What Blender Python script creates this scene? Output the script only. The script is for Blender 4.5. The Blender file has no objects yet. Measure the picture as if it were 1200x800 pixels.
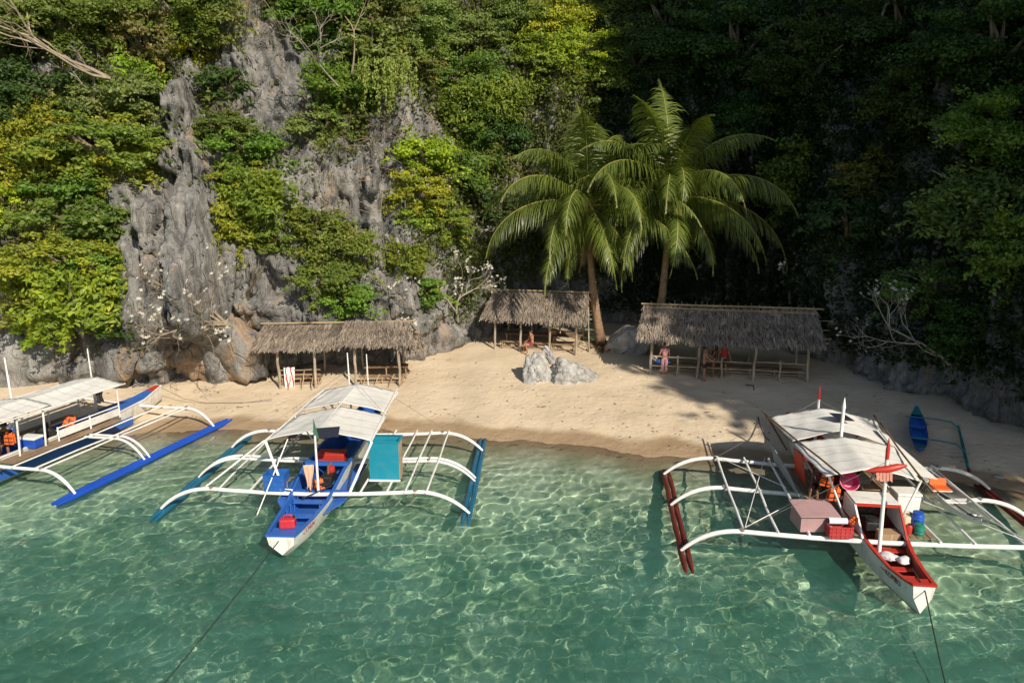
import bpy, bmesh, math, random
import numpy as np
from mathutils import Vector, Matrix
from mathutils.bvhtree import BVHTree

R = math.radians
sc = bpy.context.scene
C = sc.collection

# ------------------------------------------------------------------ camera
PITCH, FPX, CAMZ = R(12.5), 833.333, 10.0
cam = bpy.data.cameras.new('camera')
camo = bpy.data.objects.new('camera', cam)
C.objects.link(camo)
camo.location = (0, 0, CAMZ)
camo.rotation_euler = (R(90) - PITCH, 0, 0)
cam.lens = 25.0
cam.sensor_width = 36.0
cam.clip_end = 600
sc.camera = camo

# ------------------------------------------------------------------ sky, sun, exposure
SUN_EL = R(35)
SUN_H = Vector((-0.5, 0.866, 0)).normalized()          # the way the light travels over the ground
SUN_D = Vector((SUN_H.x*math.cos(SUN_EL), SUN_H.y*math.cos(SUN_EL), -math.sin(SUN_EL)))
w = bpy.data.worlds.new('World')
sc.world = w
w.use_nodes = True
_nt = w.node_tree
_sky = _nt.nodes.new('ShaderNodeTexSky')
_sky.sky_type = 'NISHITA'
_sky.sun_disc = False
_sky.sun_elevation = SUN_EL
_sky.sun_rotation = math.atan2(-SUN_H.x, -SUN_H.y)     # clockwise from +Y, towards the sun
_nt.links.new(_sky.outputs[0], _nt.nodes['Background'].inputs[0])
_nt.nodes['Background'].inputs[1].default_value = 0.085
sun = bpy.data.lights.new('sun', 'SUN')
sun.energy = 4.2
sun.angle = R(0.5)
sun.color = (1.0, 0.90, 0.75)
suno = bpy.data.objects.new('sun', sun)
C.objects.link(suno)
suno.rotation_euler = SUN_D.to_track_quat('-Z', 'Y').to_euler()
sun.cycles.is_caustics_light = True
sc.view_settings.view_transform = 'Standard'
sc.view_settings.look = 'None'
sc.view_settings.exposure = 0.45
sc.view_settings.gamma = 1.0
sc.cycles.caustics_refractive = True
sc.cycles.caustics_reflective = False
sc.cycles.max_bounces = 8
sc.cycles.diffuse_bounces = 3
sc.cycles.transmission_bounces = 6
sc.cycles.transparent_max_bounces = 8
sc.cycles.sample_clamp_indirect = 4.0
sc.cycles.use_denoising = True

# ------------------------------------------------------------------ pixel <-> place helpers
_cp, _sp = math.cos(PITCH), math.sin(PITCH)
def ray(px, py):
    u, v = (px-600)/FPX, (400-py)/FPX
    return Vector((u, _cp+v*_sp, -_sp+v*_cp))
def on_z(px, py, z):
    d = ray(px, py)
    return Vector((0, 0, CAMZ)) + d*((z-CAMZ)/d.z)
def on_y(px, py, y):
    d = ray(px, py)
    return Vector((0, 0, CAMZ)) + d*(y/d.y)
def to_px(X, Y, Z):
    dz = Z-CAMZ
    a = Y*_cp-dz*_sp
    b = Y*_sp+dz*_cp
    return 600+FPX*X/a, 400-FPX*b/a

# ------------------------------------------------------------------ noise
def _hash(i, j, k, seed):
    h = (i.astype(np.uint32)*np.uint32(374761393) + j.astype(np.uint32)*np.uint32(668265263)
         + k.astype(np.uint32)*np.uint32(2147483647) + np.uint32(seed)*np.uint32(1274126177))
    h = (h ^ (h >> np.uint32(13)))*np.uint32(1274126177)
    h = h ^ (h >> np.uint32(16))
    return (h & np.uint32(0xffffff)).astype(np.float64)/0xffffff
def vnoise(x, y, z=None, seed=0):
    x = np.asarray(x, float); y = np.asarray(y, float)
    z = np.zeros_like(x) if z is None else np.asarray(z, float)
    xi, yi, zi = np.floor(x), np.floor(y), np.floor(z)
    fx, fy, fz = x-xi, y-yi, z-zi
    s = lambda t: t*t*t*(t*(t*6-15)+10)
    fx, fy, fz = s(fx), s(fy), s(fz)
    xi, yi, zi = xi.astype(np.int64), yi.astype(np.int64), zi.astype(np.int64)
    r = 0
    for a in (0, 1):
        for b in (0, 1):
            for c in (0, 1):
                wgt = (fx if a else 1-fx)*(fy if b else 1-fy)*(fz if c else 1-fz)
                r = r + wgt*_hash(xi+a, yi+b, zi+c, seed)
    return r*2-1
def fbm(x, y, z=None, seed=0, o=4):
    r, a, f = 0, 1.0, 1.0
    for k in range(o):
        r = r + a*vnoise(np.asarray(x)*f, np.asarray(y)*f, None if z is None else np.asarray(z)*f, seed+k*17)
        a *= .5; f *= 2.03
    return r
def ridged(x, y, seed=0, o=3):
    r, a, f = 0, 1.0, 1.0
    for k in range(o):
        r = r + a*(1-2*np.abs(vnoise(np.asarray(x)*f, np.asarray(y)*f, None, seed+k*31)))
        a *= .5; f *= 2.1
    return r
def cells(x, y, seed=0):
    """random value of the nearest cell, and how near its edge is"""
    x = np.asarray(x, float); y = np.asarray(y, float)
    xi, yi = np.floor(x).astype(np.int64), np.floor(y).astype(np.int64)
    zi = np.zeros_like(xi)
    f1 = np.full(x.shape, 9.0); f2 = np.full(x.shape, 9.0); val = np.zeros(x.shape)
    for a in (-1, 0, 1):
        for b in (-1, 0, 1):
            cx = xi+a+_hash(xi+a, yi+b, zi, seed); cy = yi+b+_hash(xi+a, yi+b, zi, seed+1)
            d = np.hypot(cx-x, cy-y)
            r = _hash(xi+a, yi+b, zi, seed+2)
            nearer = d < f1
            f2 = np.where(nearer, f1, np.minimum(f2, d)); val = np.where(nearer, r, val); f1 = np.where(nearer, d, f1)
    return val*2-1, f2-f1
def sstep(a, b, x):
    t = np.clip((np.asarray(x, float)-a)/(b-a), 0, 1)
    return t*t*(3-2*t)

# ------------------------------------------------------------------ object helpers
def link(o, parent=None):
    C.objects.link(o)
    if parent is not None:
        o.parent = parent
    return o
def tag(o, label=None, cat=None, group=None, kind=None):
    if label: o['label'] = label
    if cat: o['category'] = cat
    if group: o['group'] = group
    if kind: o['kind'] = kind
    return o
def thing(name, label, cat, loc=(0, 0, 0), rz=0.0, group=None):
    o = bpy.data.objects.new(name, None)
    o.empty_display_size = .3
    link(o)
    o.location = loc
    o.rotation_euler = (0, 0, rz)
    return tag(o, label, cat, group)
def np_mesh(name, v, f, m=None, parent=None, smooth=True, tint=None, shade=None):
    """v (n,3), f (k,4) or (k,3) arrays -> one mesh object"""
    v = np.asarray(v, np.float32); f = np.asarray(f, np.int32)
    me = bpy.data.meshes.new(name)
    k = f.shape[1]
    me.vertices.add(len(v)); me.loops.add(f.size); me.polygons.add(len(f))
    me.vertices.foreach_set('co', v.ravel())
    me.loops.foreach_set('vertex_index', f.ravel())
    me.polygons.foreach_set('loop_start', np.arange(0, f.size, k, dtype=np.int32))
    me.polygons.foreach_set('loop_total', np.full(len(f), k, np.int32))
    if smooth:
        me.polygons.foreach_set('use_smooth', np.ones(len(f), bool))
    me.update(calc_edges=True)
    if tint is not None:
        a = me.attributes.new('tint', 'FLOAT', 'POINT')
        a.data.foreach_set('value', np.asarray(tint, np.float32))
    if m: me.materials.append(m)
    return link(bpy.data.objects.new(name, me), parent)

class MB:
    """collects simple shapes, build() makes them ONE mesh object"""
    def __init__(self):
        self.v = []; self.f = []; self.mi = []
    def add(self, v, f, mi=0):
        n = len(self.v)
        self.v += [tuple(p) for p in v]
        self.f += [tuple(i+n for i in q) for q in f]
        self.mi += [mi]*len(f)
        return self
    def box(self, c, s, rot=None, mi=0, top=1.0):
        hx, hy, hz = s[0]/2, s[1]/2, s[2]/2
        vs = [(-hx, -hy, -hz), (hx, -hy, -hz), (hx, hy, -hz), (-hx, hy, -hz),
              (-hx*top, -hy*top, hz), (hx*top, -hy*top, hz), (hx*top, hy*top, hz), (-hx*top, hy*top, hz)]
        c = Vector(c)
        vs = [(rot @ Vector(p) if rot else Vector(p))+c for p in vs]
        return self.add(vs, [(0, 3, 2, 1), (4, 5, 6, 7), (0, 1, 5, 4), (1, 2, 6, 5), (2, 3, 7, 6), (3, 0, 4, 7)], mi)
    def beam(self, p, q, wd, ht, mi=0):
        p, q = Vector(p), Vector(q)
        d = (q-p).normalized()
        up = Vector((0, 0, 1)) if abs(d.z) < .95 else Vector((0, 1, 0))
        s = d.cross(up).normalized(); u = s.cross(d)
        vs = [a+s*i*wd/2+u*j*ht/2 for a in (p, q) for i, j in ((-1, -1), (1, -1), (1, 1), (-1, 1))]
        return self.add(vs, [(0, 1, 2, 3), (7, 6, 5, 4), (0, 4, 5, 1), (1, 5, 6, 2), (2, 6, 7, 3), (3, 7, 4, 0)], mi)
    def tube(self, pts, r, n=8, mi=0, cap=True):
        pts = [Vector(p) for p in pts]
        rs = r if isinstance(r, (list, tuple)) else [r]*len(pts)
        vs, fs = [], []
        prev = None
        for i, p in enumerate(pts):
            d = (pts[min(i+1, len(pts)-1)]-pts[max(i-1, 0)]).normalized()
            if prev is None:
                a = Vector((0, 0, 1)) if abs(d.z) < .9 else Vector((1, 0, 0))
                s = d.cross(a).normalized()
            else:
                s = (prev-d*prev.dot(d)).normalized()
            prev = s
            u = d.cross(s)
            for k in range(n):
                t = 2*math.pi*k/n
                vs.append(p+(s*math.cos(t)+u*math.sin(t))*rs[i])
        for i in range(len(pts)-1):
            for k in range(n):
                a, b = i*n+k, i*n+(k+1) % n
                fs.append((a, b, b+n, a+n))
        if cap:
            fs.append(tuple(range(n-1, -1, -1)))
            fs.append(tuple((len(pts)-1)*n+k for k in range(n)))
        return self.add(vs, fs, mi)
    def plate(self, pts, th, mi=0):
        """flat polygon given a thickness along its normal"""
        pts = [Vector(p) for p in pts]
        nrm = (pts[1]-pts[0]).cross(pts[2]-pts[0]).normalized()
        n = len(pts)
        vs = [p+nrm*th/2 for p in pts]+[p-nrm*th/2 for p in pts]
        fs = [tuple(range(n)), tuple(range(2*n-1, n-1, -1))]
        fs += [(i, n+i, n+(i+1) % n, (i+1) % n) for i in range(n)]
        return self.add(vs, fs, mi)
    def lathe(self, prof, n=14, c=(0, 0, 0), mi=0):
        vs, fs = [], []
        for (r, z) in prof:
            for k in range(n):
                t = 2*math.pi*k/n
                vs.append((c[0]+r*math.cos(t), c[1]+r*math.sin(t), c[2]+z))
        for i in range(len(prof)-1):
            for k in range(n):
                a, b = i*n+k, i*n+(k+1) % n
                fs.append((a, b, b+n, a+n))
        fs.append(tuple(range(n-1, -1, -1))); fs.append(tuple((len(prof)-1)*n+k for k in range(n)))
        return self.add(vs, fs, mi)
    def build(self, name, m, parent=None, smooth=None, bevel=0):
        me = bpy.data.meshes.new(name)
        me.from_pydata(self.v, [], self.f)
        ms = m if isinstance(m, (list, tuple)) else [m]
        for x in ms: me.materials.append(x)
        if len(ms) > 1:
            me.polygons.foreach_set('material_index', self.mi)
        if smooth is not None:
            me.shade_smooth(); me.set_sharp_from_angle(angle=R(smooth))
        o = link(bpy.data.objects.new(name, me), parent)
        if bevel:
            b = o.modifiers.new('bevel', 'BEVEL'); b.width = bevel; b.segments = 2; b.limit_method = 'ANGLE'
        return o

def bez(p0, p1, p2, n=10):
    p0, p1, p2 = Vector(p0), Vector(p1), Vector(p2)
    return [p0*(1-t)**2+p1*2*t*(1-t)+p2*t*t for t in [i/n for i in range(n+1)]]
def sagline(p, q, sag, n=16):
    p, q = Vector(p), Vector(q)
    return [p.lerp(q, i/n)-Vector((0, 0, sag*4*(i/n)*(1-i/n))) for i in range(n+1)]

# ------------------------------------------------------------------ materials
class NT:
    def __init__(self, name):
        self.m = bpy.data.materials.new(name); self.m.use_nodes = True
        self.t = self.m.node_tree; self.b = self.t.nodes['Principled BSDF']
        self.out = self.t.nodes['Material Output']
    def n(self, typ, **kw):
        nd = self.t.nodes.new(typ)
        for k, v in kw.items():
            if k.startswith('i_'):
                key = k[2:]
                nd.inputs[int(key) if key.isdigit() else key.replace('_', ' ')].default_value = v
            else: setattr(nd, k, v)
        return nd
    def l(self, a, b): self.t.links.new(a, b)
    def ramp(self, fac, stops):
        r = self.n('ShaderNodeValToRGB')
        e = r.color_ramp.elements
        while len(e) < len(stops): e.new(.5)
        for x, (p, c) in zip(e, stops):
            x.position = p
            x.color = (*c, 1) if len(c) == 3 else c
        self.l(fac, r.inputs[0])
        return r.outputs[0]
    def mix(self, fac, a, b, blend='MIX'):
        x = self.n('ShaderNodeMix', data_type='RGBA', blend_type=blend)
        for s, val in ((0, fac), (6, a), (7, b)):
            if hasattr(val, 'links'): self.l(val, x.inputs[s])
            else: x.inputs[s].default_value = val if s == 0 else (*val, 1)
        return x.outputs[2]
    def math(self, op, a, b=0.0, clamp=False):
        x = self.n('ShaderNodeMath', operation=op, use_clamp=clamp)
        for s, val in ((0, a), (1, b)):
            if hasattr(val, 'links'): self.l(val, x.inputs[s])
            else: x.inputs[s].default_value = val
        return x.outputs[0]
    def noise(self, scale, detail=4, rough=.55, vec=None, map_scale=None, dist=0.0):
        if map_scale is not None:
            mp = self.n('ShaderNodeMapping'); mp.inputs['Scale'].default_value = map_scale
            self.l(vec, mp.inputs[0]); vec = mp.outputs[0]
        x = self.n('ShaderNodeTexNoise')
        x.inputs['Scale'].default_value = scale; x.inputs['Detail'].default_value = detail
        x.inputs['Roughness'].default_value = rough; x.inputs['Distortion'].default_value = dist
        if vec is not None: self.l(vec, x.inputs['Vector'])
        return x.outputs[0]
    def bump(self, h, strength=.3, dist=.02):
        b = self.n('ShaderNodeBump'); b.inputs['Strength'].default_value = strength; b.inputs['Distance'].default_value = dist
        self.l(h, b.inputs['Height']); self.l(b.outputs[0], self.b.inputs['Normal'])
    def pos(self): return self.n('ShaderNodeNewGeometry').outputs['Position']
    def obj(self): return self.n('ShaderNodeTexCoord').outputs['Object']

_mats = {}
def paint(name, col, rough=.5, wear=.25, dirt=(.22, .19, .15), scale=6.0, spec=.4, bump=.12):
    """weathered paint, plastic or cloth of one colour with stains and scuffs"""
    if name in _mats: return _mats[name]
    k = NT(name)
    n1 = k.noise(scale, 6, .65, k.obj()); n2 = k.noise(scale*.22, 3, .5, k.obj())
    f1 = k.ramp(n1, [(.50, (0, 0, 0)), (.72, (1, 1, 1))])
    c = k.mix(k.math('MULTIPLY', f1, wear), col, dirt)
    n3 = k.noise(scale*4.3, 5, .7, k.obj())
    c = k.mix(k.math('MULTIPLY', k.ramp(n3, [(.60, (0, 0, 0)), (.66, (1, 1, 1))]), min(1, wear*1.3)), c, dirt)
    f2 = k.ramp(n2, [(.3, (.86, .86, .86)), (.7, (1.06, 1.06, 1.06))])
    k.l(k.mix(1.0, c, f2, 'MULTIPLY'), k.b.inputs['Base Color'])
    k.b.inputs['Roughness'].default_value = rough
    k.b.inputs['Specular IOR Level'].default_value = spec
    k.bump(k.noise(scale*5, 4, .6, k.obj()), bump, .01)
    _mats[name] = k.m
    return k.m
def wood(name, a, b, scale=14.0, rough=.85, axis=(1, 1, .12)):
    if name in _mats: return _mats[name]
    k = NT(name)
    g = k.noise(scale, 5, .6, k.obj(), axis, .4)
    c = k.ramp(g, [(.25, a), (.75, b)])
    n2 = k.noise(1.7, 4, .6, k.obj())
    c = k.mix(1.0, c, k.ramp(n2, [(.3, (.65, .63, .6)), (.7, (1.1, 1.1, 1.1))]), 'MULTIPLY')
    k.l(c, k.b.inputs['Base Color'])
    k.b.inputs['Roughness'].default_value = rough
    k.b.inputs['Specular IOR Level'].default_value = .2
    k.bump(g, .4, .012)
    _mats[name] = k.m
    return k.m

# ================================================================== THE SETTING
# ------------------------------------------------------------------ beach and sea bed: one sheet
_shx = np.array([-90, -34, -24, -20, -15, -10.6, -3.5, 1.7, 6.4, 9.2, 13, 16, 19, 24, 60, 90], float)
_shy = np.array([24, 25, 26.0, 26.5, 27.9, 28.0, 27.7, 26.4, 25.0, 24.3, 23.4, 22.4, 21.0, 15, -20, -40], float)
def shore_y(x):
    x = np.asarray(x, float)
    y = sum(np.interp(x+d, _shx, _shy) for d in (-2, -1, 0, 1, 2))/5
    return y+.18*np.sin(x*.9)+.12*np.sin(x*2.1+1)
def ground_z(x, y):
    d = np.asarray(y, float)-shore_y(x)
    up = np.where(d < 5, d*.135, .675+(d-5)*.085)
    up = np.where(d < 14, up, .675+.765+(d-14)*.03)
    dn = np.maximum(-2.1+.35*fbm(np.asarray(x)*.11, np.asarray(y)*.11, seed=5), d*.21-.018*np.maximum(-d-2, 0))
    z = np.where(d > 0, up, dn)
    return z+.05*fbm(np.asarray(x)*.35, np.asarray(y)*.35, seed=3, o=3)*sstep(-1, 2, np.abs(d))
def gz(x, y): return float(ground_z(np.array([x]), np.array([y]))[0])
def warp(lo, hi, a, b, n, m):
    """dense from a to b, sparse out to lo and hi"""
    L = a-(a-lo)*(np.linspace(1, 0, m, endpoint=False)**2)
    Rr = b+(hi-b)*(np.linspace(1, 0, m, endpoint=False)**2)[::-1]
    return np.concatenate([L, np.linspace(a, b, n), Rr[0:]])
def sheet(xs, ys, zf):
    X, Y = np.meshgrid(xs, ys)
    Z = zf(X, Y)
    n, m = len(xs), len(ys)
    i = np.arange(n*m).reshape(m, n)
    q = np.stack([i[:-1, :-1], i[:-1, 1:], i[1:, 1:], i[1:, :-1]], -1).reshape(-1, 4)
    return np.stack([X, Y, Z], -1).reshape(-1, 3), q

k = NT('sand')
P_ = k.pos()
sepz = k.n('ShaderNodeSeparateXYZ'); k.l(P_, sepz.inputs[0])
edge = k.math('ADD', sepz.outputs[2], k.math('MULTIPLY', k.math('SUBTRACT', k.noise(.55, 4, .5, P_), .5), .22))
wet = k.ramp(edge, [(.0, (1, 1, 1)), (.13, (1, 1, 1)), (.21, (0, 0, 0))])
tone = k.ramp(k.noise(.35, 5, .6, P_), [(.3, (.50, .40, .275)), (.55, (.60, .49, .35)), (.75, (.66, .555, .405))])
tone = k.mix(k.math('MULTIPLY', k.ramp(k.noise(2.6, 6, .7, P_, (1, 2.2, 1)), [(.52, (0, 0, 0)), (.8, (1, 1, 1))]), .45), tone, (.40, .32, .22))
tone = k.mix(k.ramp(k.noise(14, 3, .6, P_), [(.70, (0, 0, 0)), (.76, (1, 1, 1))]), tone, (.24, .18, .11))
wetc = k.mix(1.0, tone, (.60, .53, .46), 'MULTIPLY')
c = k.mix(wet, tone, wetc)
# bed of the sea: pale sand with weed and stony patches
bedf = k.ramp(sepz.outputs[2], [(0, (1, 1, 1)), (1, (1, 1, 1))])
sea = k.ramp(k.math('MULTIPLY', sepz.outputs[2], -1.0), [(.05, (0, 0, 0)), (.5, (1, 1, 1))])
bed = k.ramp(k.noise(.30, 7, .66, P_, None, .8), [(.30, (.24, .25, .15)), (.43, (.46, .45, .32)), (.58, (.74, .70, .56))])
bed = k.mix(k.ramp(k.noise(1.6, 5, .6, P_), [(.60, (0, 0, 0)), (.72, (.8, .8, .8))]), bed, (.28, .29, .19))
c = k.mix(sea, c, bed)
k.l(c, k.b.inputs['Base Color'])
k.l(k.ramp(wet, [(0, (.95, .95, .95)), (1, (.42, .42, .42))]), k.b.inputs['Roughness'])
k.b.inputs['Specular IOR Level'].default_value = .25
foot = k.noise(4.5, 5, .6, P_)
fv = k.n('ShaderNodeTexVoronoi'); fv.inputs['Scale'].default_value = 2.4; k.l(P_, fv.inputs['Vector'])
tread = k.math('MULTIPLY', k.ramp(fv.outputs['Distance'], [(.05, (0, 0, 0)), (.30, (1, 1, 1))]), k.ramp(k.noise(.4, 3, .5, P_), [(.45, (0, 0, 0)), (.6, (1, 1, 1))]))
foot = k.math('ADD', foot, k.math('MULTIPLY', tread, .7))
k.bump(k.math('ADD', foot, k.math('MULTIPLY', k.noise(1.3, 3, .5, P_), 1.5)), .55, .07)
M_sand = k.m
v, q = sheet(warp(-160, 160, -26, 24, 320, 24), warp(-120, 90, 10, 48, 260, 24), ground_z)
beach = np_mesh('beach', v, q, M_sand)
tag(beach, kind='structure')
beach.cycles.is_caustics_receiver = True

# ------------------------------------------------------------------ the sea
_wr = np.random.default_rng(11)
_waves = []
for _ in range(70):
    L = 10**_wr.uniform(-.50, .25)
    a = _wr.normal(0, .75)+_wr.choice([1.35, -1.2, 2.4])
    _waves.append((2*math.pi/L, a, .0029*L**1.0, _wr.uniform(0, 7)))
_fine = [(2*math.pi/_wr.uniform(.22, .42), _wr.uniform(0, 6.28), .0007, _wr.uniform(0, 7)) for _ in range(26)]
def sea_z(X, Y):
    Z = np.zeros_like(X)
    for kk, a, A, ph in _fine: Z += A*np.sin(kk*(X*math.cos(a)+Y*math.sin(a))+ph)
    wx = X+.25*vnoise(X*.6, Y*.6, None, 71); wy = Y+.25*vnoise(X*.6+9, Y*.6, None, 72)
    for kk, a, A, ph in _waves:
        Z += A*np.sin(kk*(wx*math.cos(a)+wy*math.sin(a))+ph)
    calm = .75+.35*vnoise(X*.18, Y*.18, None, 8)
    inside = sstep(-27, -24, X)*sstep(27, 24, X)*sstep(8, 10.5, Y)
    shal = .45+.55*sstep(0, 4, shore_y(X)-Y)
    return Z*inside*calm*shal
k = NT('sea_water')
k.t.nodes.remove(k.b)
g = k.n('ShaderNodeBsdfGlass')
g.inputs['IOR'].default_value = 1.33
g.inputs['Roughness'].default_value = 0.0
dep = k.n('ShaderNodeAttribute', attribute_name='tint')
k.l(k.ramp(dep.outputs['Fac'], [(0, (1, 1, .985)), (.2, (.90, .98, .955)), (.5, (.82, .95, .895)), (1, (.75, .935, .86))]), g.inputs['Color'])
inscatter = k.n('ShaderNodeBsdfDiffuse'); inscatter.inputs[0].default_value = (.09, .40, .29, 1)  # green diffuse mixed in, standing in for light scattered within the water
mxs = k.n('ShaderNodeMixShader')
k.l(k.ramp(dep.outputs['Fac'], [(0, (0, 0, 0)), (.25, (.09, .09, .09)), (1, (.19, .19, .19))]), mxs.inputs[0])
k.l(g.outputs[0], mxs.inputs[1]); k.l(inscatter.outputs[0], mxs.inputs[2])
k.l(mxs.outputs[0], k.out.inputs[0])
v, q = sheet(warp(-120, 120, -25, 23, 640, 20), warp(-120, 31, 10, 30.5, 330, 20), sea_z)
depth = np.clip(-ground_z(v[:, 0], v[:, 1])/2.3, 0, 1)
sea_o = np_mesh('sea', v, q, k.m, tint=depth)
tag(sea_o, kind='structure')
sea_o.cycles.is_caustics_caster = True

# ------------------------------------------------------------------ the limestone cliff round the cove
_bp = [(-52, 27), (-40, 29.5), (-30, 31), (-24, 32.0), (-19.5, 33.4), (-12.8, 34.6), (-8, 35.2), (-5, 36.0), (-3.6, 38.8), (-2.2, 41),
       (1.5, 42.6), (7, 43.2), (12.5, 42), (15.8, 38.8), (17.0, 35), (18.0, 31.2), (19.3, 28.2), (20.6, 26.0), (23.5, 22.5), (26, 18)]
def catmull(pts, per=30):
    P = [np.array(p, float) for p in pts]
    P = [2*P[0]-P[1]]+P+[2*P[-1]-P[-2]]
    out = []
    for i in range(1, len(P)-2):
        for t in np.linspace(0, 1, per, endpoint=False):
            a, b, c_, d = P[i-1:i+3]
            out.append(.5*((2*b)+(-a+c_)*t+(2*a-5*b+4*c_-d)*t*t+(-a+3*b-3*c_+d)*t**3))
    out.append(P[-2])
    return np.array(out)
_bc = catmull(_bp)
_bl = np.concatenate([[0], np.cumsum(np.hypot(*np.diff(_bc, axis=0).T))])
SLEN = _bl[-1]
def base(s): return np.interp(s, _bl, _bc[:, 0]), np.interp(s, _bl, _bc[:, 1])
def s_of_x(x):
    i = np.argmin(np.abs(_bc[:, 0]-x)); return _bl[i]
def cliff_pt(s, z):
    bx, by = base(s)
    ax, ay = base(s-1.2); cx, cy = base(s+1.2)
    tx, ty = cx-ax, cy-ay
    L = np.hypot(tx, ty)+1e-9
    nx, ny = ty/L, -tx/L                                   # towards the cove
    gully = sstep(-4.5, -1, bx)*sstep(15.5, 11, bx)        # the overgrown back of the cove
    lean = np.where(z < 6, .03*z, .18+(z-6)*.22)+np.maximum(z-15, 0)*.22
    lean = lean*(1-gully)+gully*(.26*z)
    w = s+.9*fbm(s*.2, z*.12, seed=40)
    big = 1.5*fbm(s*.11, z*.07, seed=21, o=3)+.55*ridged(w*.30, z*.06, 22, 2)
    flute = .60*ridged(w*.75, z*.085, 23, 3)+.30*ridged(w*2.1, z*.13, 24, 3)
    led = z*.42+.7*fbm(s*.17, z*.1, seed=30)
    led = (led-np.floor(led))
    ledge = .55*(sstep(.0, .85, led)*(1-sstep(.86, 1, led)))
    crack = -.30*np.clip(1-np.abs(vnoise(w*.5, z*.33, None, 27))*9, 0, 1)
    fine = .10*ridged(s*2.7+.5*vnoise(s*3, z*2, None, 29), z*1.3, 26, 3)
    cv, ce = cells(w*.62+.35*vnoise(s*1.3, z*.9, None, 33), z*.26+.25*vnoise(s*.9, z*1.1, None, 34), 35)
    cv2, ce2 = cells(w*1.7+.3*vnoise(s*3, z*2, None, 36), z*.8+.3*vnoise(s*2, z*3, None, 37), 38)
    block = .34*cv+.13*cv2-.22*sstep(.10, .0, ce)-.10*sstep(.10, 0, ce2)
    d = big+flute+ledge*.8+crack+fine+block
    # weathered blocks near the sand with a notch cut under them
    low = sstep(4.5, 2.0, z)
    blocks = .55*np.maximum(vnoise(s*.42, z*.55, None, 51), -.35)+.30*ridged(s*.9, z*.8, 52, 2)
    d = d*(1-.45*low)+blocks*low
    d = d-.75*sstep(1.35, .75, z)*(.6+.4*vnoise(s*.5, z*0, None, 54))+.2
    # the sharp pinnacle and the stepped rock that stands below it
    s1 = s_of_x(-14.9)
    hw = np.clip(.40+(14.8-z)*.065, .05, 1.1)*(1+.25*vnoise(s*.3, z*1.1, None, 66))
    pin = sstep(1.12, .80, np.abs(s-s1-.1*(11-z))/hw)*sstep(14.9, 14.3, z)*sstep(3, 6, z)
    d = d+pin*(1.9+.35*ridged(s*2.0, z*.12, 61, 3)-.35*sstep(9, 14, z))
    s2 = s_of_x(-15.7)
    pin2 = sstep(1.15, .82, np.abs(s-s2+.16*(z-7))/(1.75-.10*z))*sstep(9.6, 9.0, z)*sstep(2.5, 4, z)
    d = d+pin2*(1.15+.3*ridged(s*1.6, z*.2, 63, 3))
    # lower blunt pillars at the foot, either side of the long shelter
    x = bx+nx*(d-lean); y = by+ny*(d-lean)
    return x, y, z
def rock_material(name, rust_at, rust_amt):
    k = NT(name)
    P_ = k.pos()
    st = k.noise(1.5, 7, .65, P_, (1, 1, .16), .5)
    st2 = k.noise(.42, 5, .6, P_, (1, 1, .35))
    c = k.ramp(st, [(.22, (.050, .051, .053)), (.40, (.145, .145, .145)), (.56, (.275, .27, .26)), (.76, (.43, .42, .395))])
    c = k.mix(1.0, c, k.ramp(st2, [(.3, (.62, .62, .63)), (.65, (1.12, 1.1, 1.06))]), 'MULTIPLY')
    sp = k.n('ShaderNodeSeparateXYZ'); k.l(P_, sp.inputs[0])
    rust = k.math('MULTIPLY', k.ramp(k.noise(.5, 5, .62, P_, (1, 1, .7), .8), [(rust_at, (0, 0, 0)), (rust_at+.10, (1, 1, 1))]), rust_amt)
    c = k.mix(rust, c, k.mix(k.noise(2.2, 4, .6, P_), (.30, .17, .085), (.50, .38, .25)))
    lich = k.ramp(k.noise(5.5, 5, .7, P_), [(.56, (0, 0, 0)), (.70, (.75, .75, .75))])
    c = k.mix(lich, c, (.46, .45, .42))
    streak_crevice = k.ramp(k.noise(.9, 6, .7, P_, (1, 1, .3), 1.0), [(.56, (0, 0, 0)), (.70, (.8, .8, .8))])
    c = k.mix(streak_crevice, c, (.05, .05, .05))  # black stain streaks, also painting dark crevices into the rock colour
    vor = k.n('ShaderNodeTexVoronoi', feature='DISTANCE_TO_EDGE'); vor.inputs['Scale'].default_value = .75
    mpv = k.n('ShaderNodeMapping'); mpv.inputs['Scale'].default_value = (1, 1, .6)
    nz = k.n('ShaderNodeVectorMath', operation='ADD'); k.l(P_, nz.inputs[0])
    nzt = k.n('ShaderNodeTexNoise'); nzt.inputs['Scale'].default_value = 1.1; nzt.inputs['Detail'].default_value = 5; k.l(P_, nzt.inputs['Vector'])
    k.l(nzt.outputs['Color'], nz.inputs[1]); k.l(nz.outputs[0], mpv.inputs[0]); k.l(mpv.outputs[0], vor.inputs['Vector'])
    ck = k.ramp(vor.outputs['Distance'], [(.0, (0, 0, 0)), (.045, (1, 1, 1))])
    k.l(c, k.b.inputs['Base Color'])
    k.b.inputs['Roughness'].default_value = .92
    k.b.inputs['Specular IOR Level'].default_value = .2
    h = k.math('ADD', k.math('MULTIPLY', k.noise(2.6, 8, .68, P_, (1, 1, .3)), 1.0), k.math('MULTIPLY', ck, .22))
    h = k.math('ADD', h, k.math('MULTIPLY', k.noise(9, 5, .65, P_), .25))
    k.bump(h, 1.0, .26)
    return k.m
M_rock = rock_material('limestone', .58, .55)
M_rust = rock_material('rusty_limestone', .47, .8)
ss = np.concatenate([np.arange(0, 18, .5), np.arange(18, SLEN-10, .105), np.arange(SLEN-10, SLEN, .4)])
zz = np.concatenate([np.arange(-1.2, 21, .125), np.arange(21, 46, .7)])
S, Z = np.meshgrid(ss, zz)
x, y, z = cliff_pt(S, Z)
n, m = len(ss), len(zz)
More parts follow.
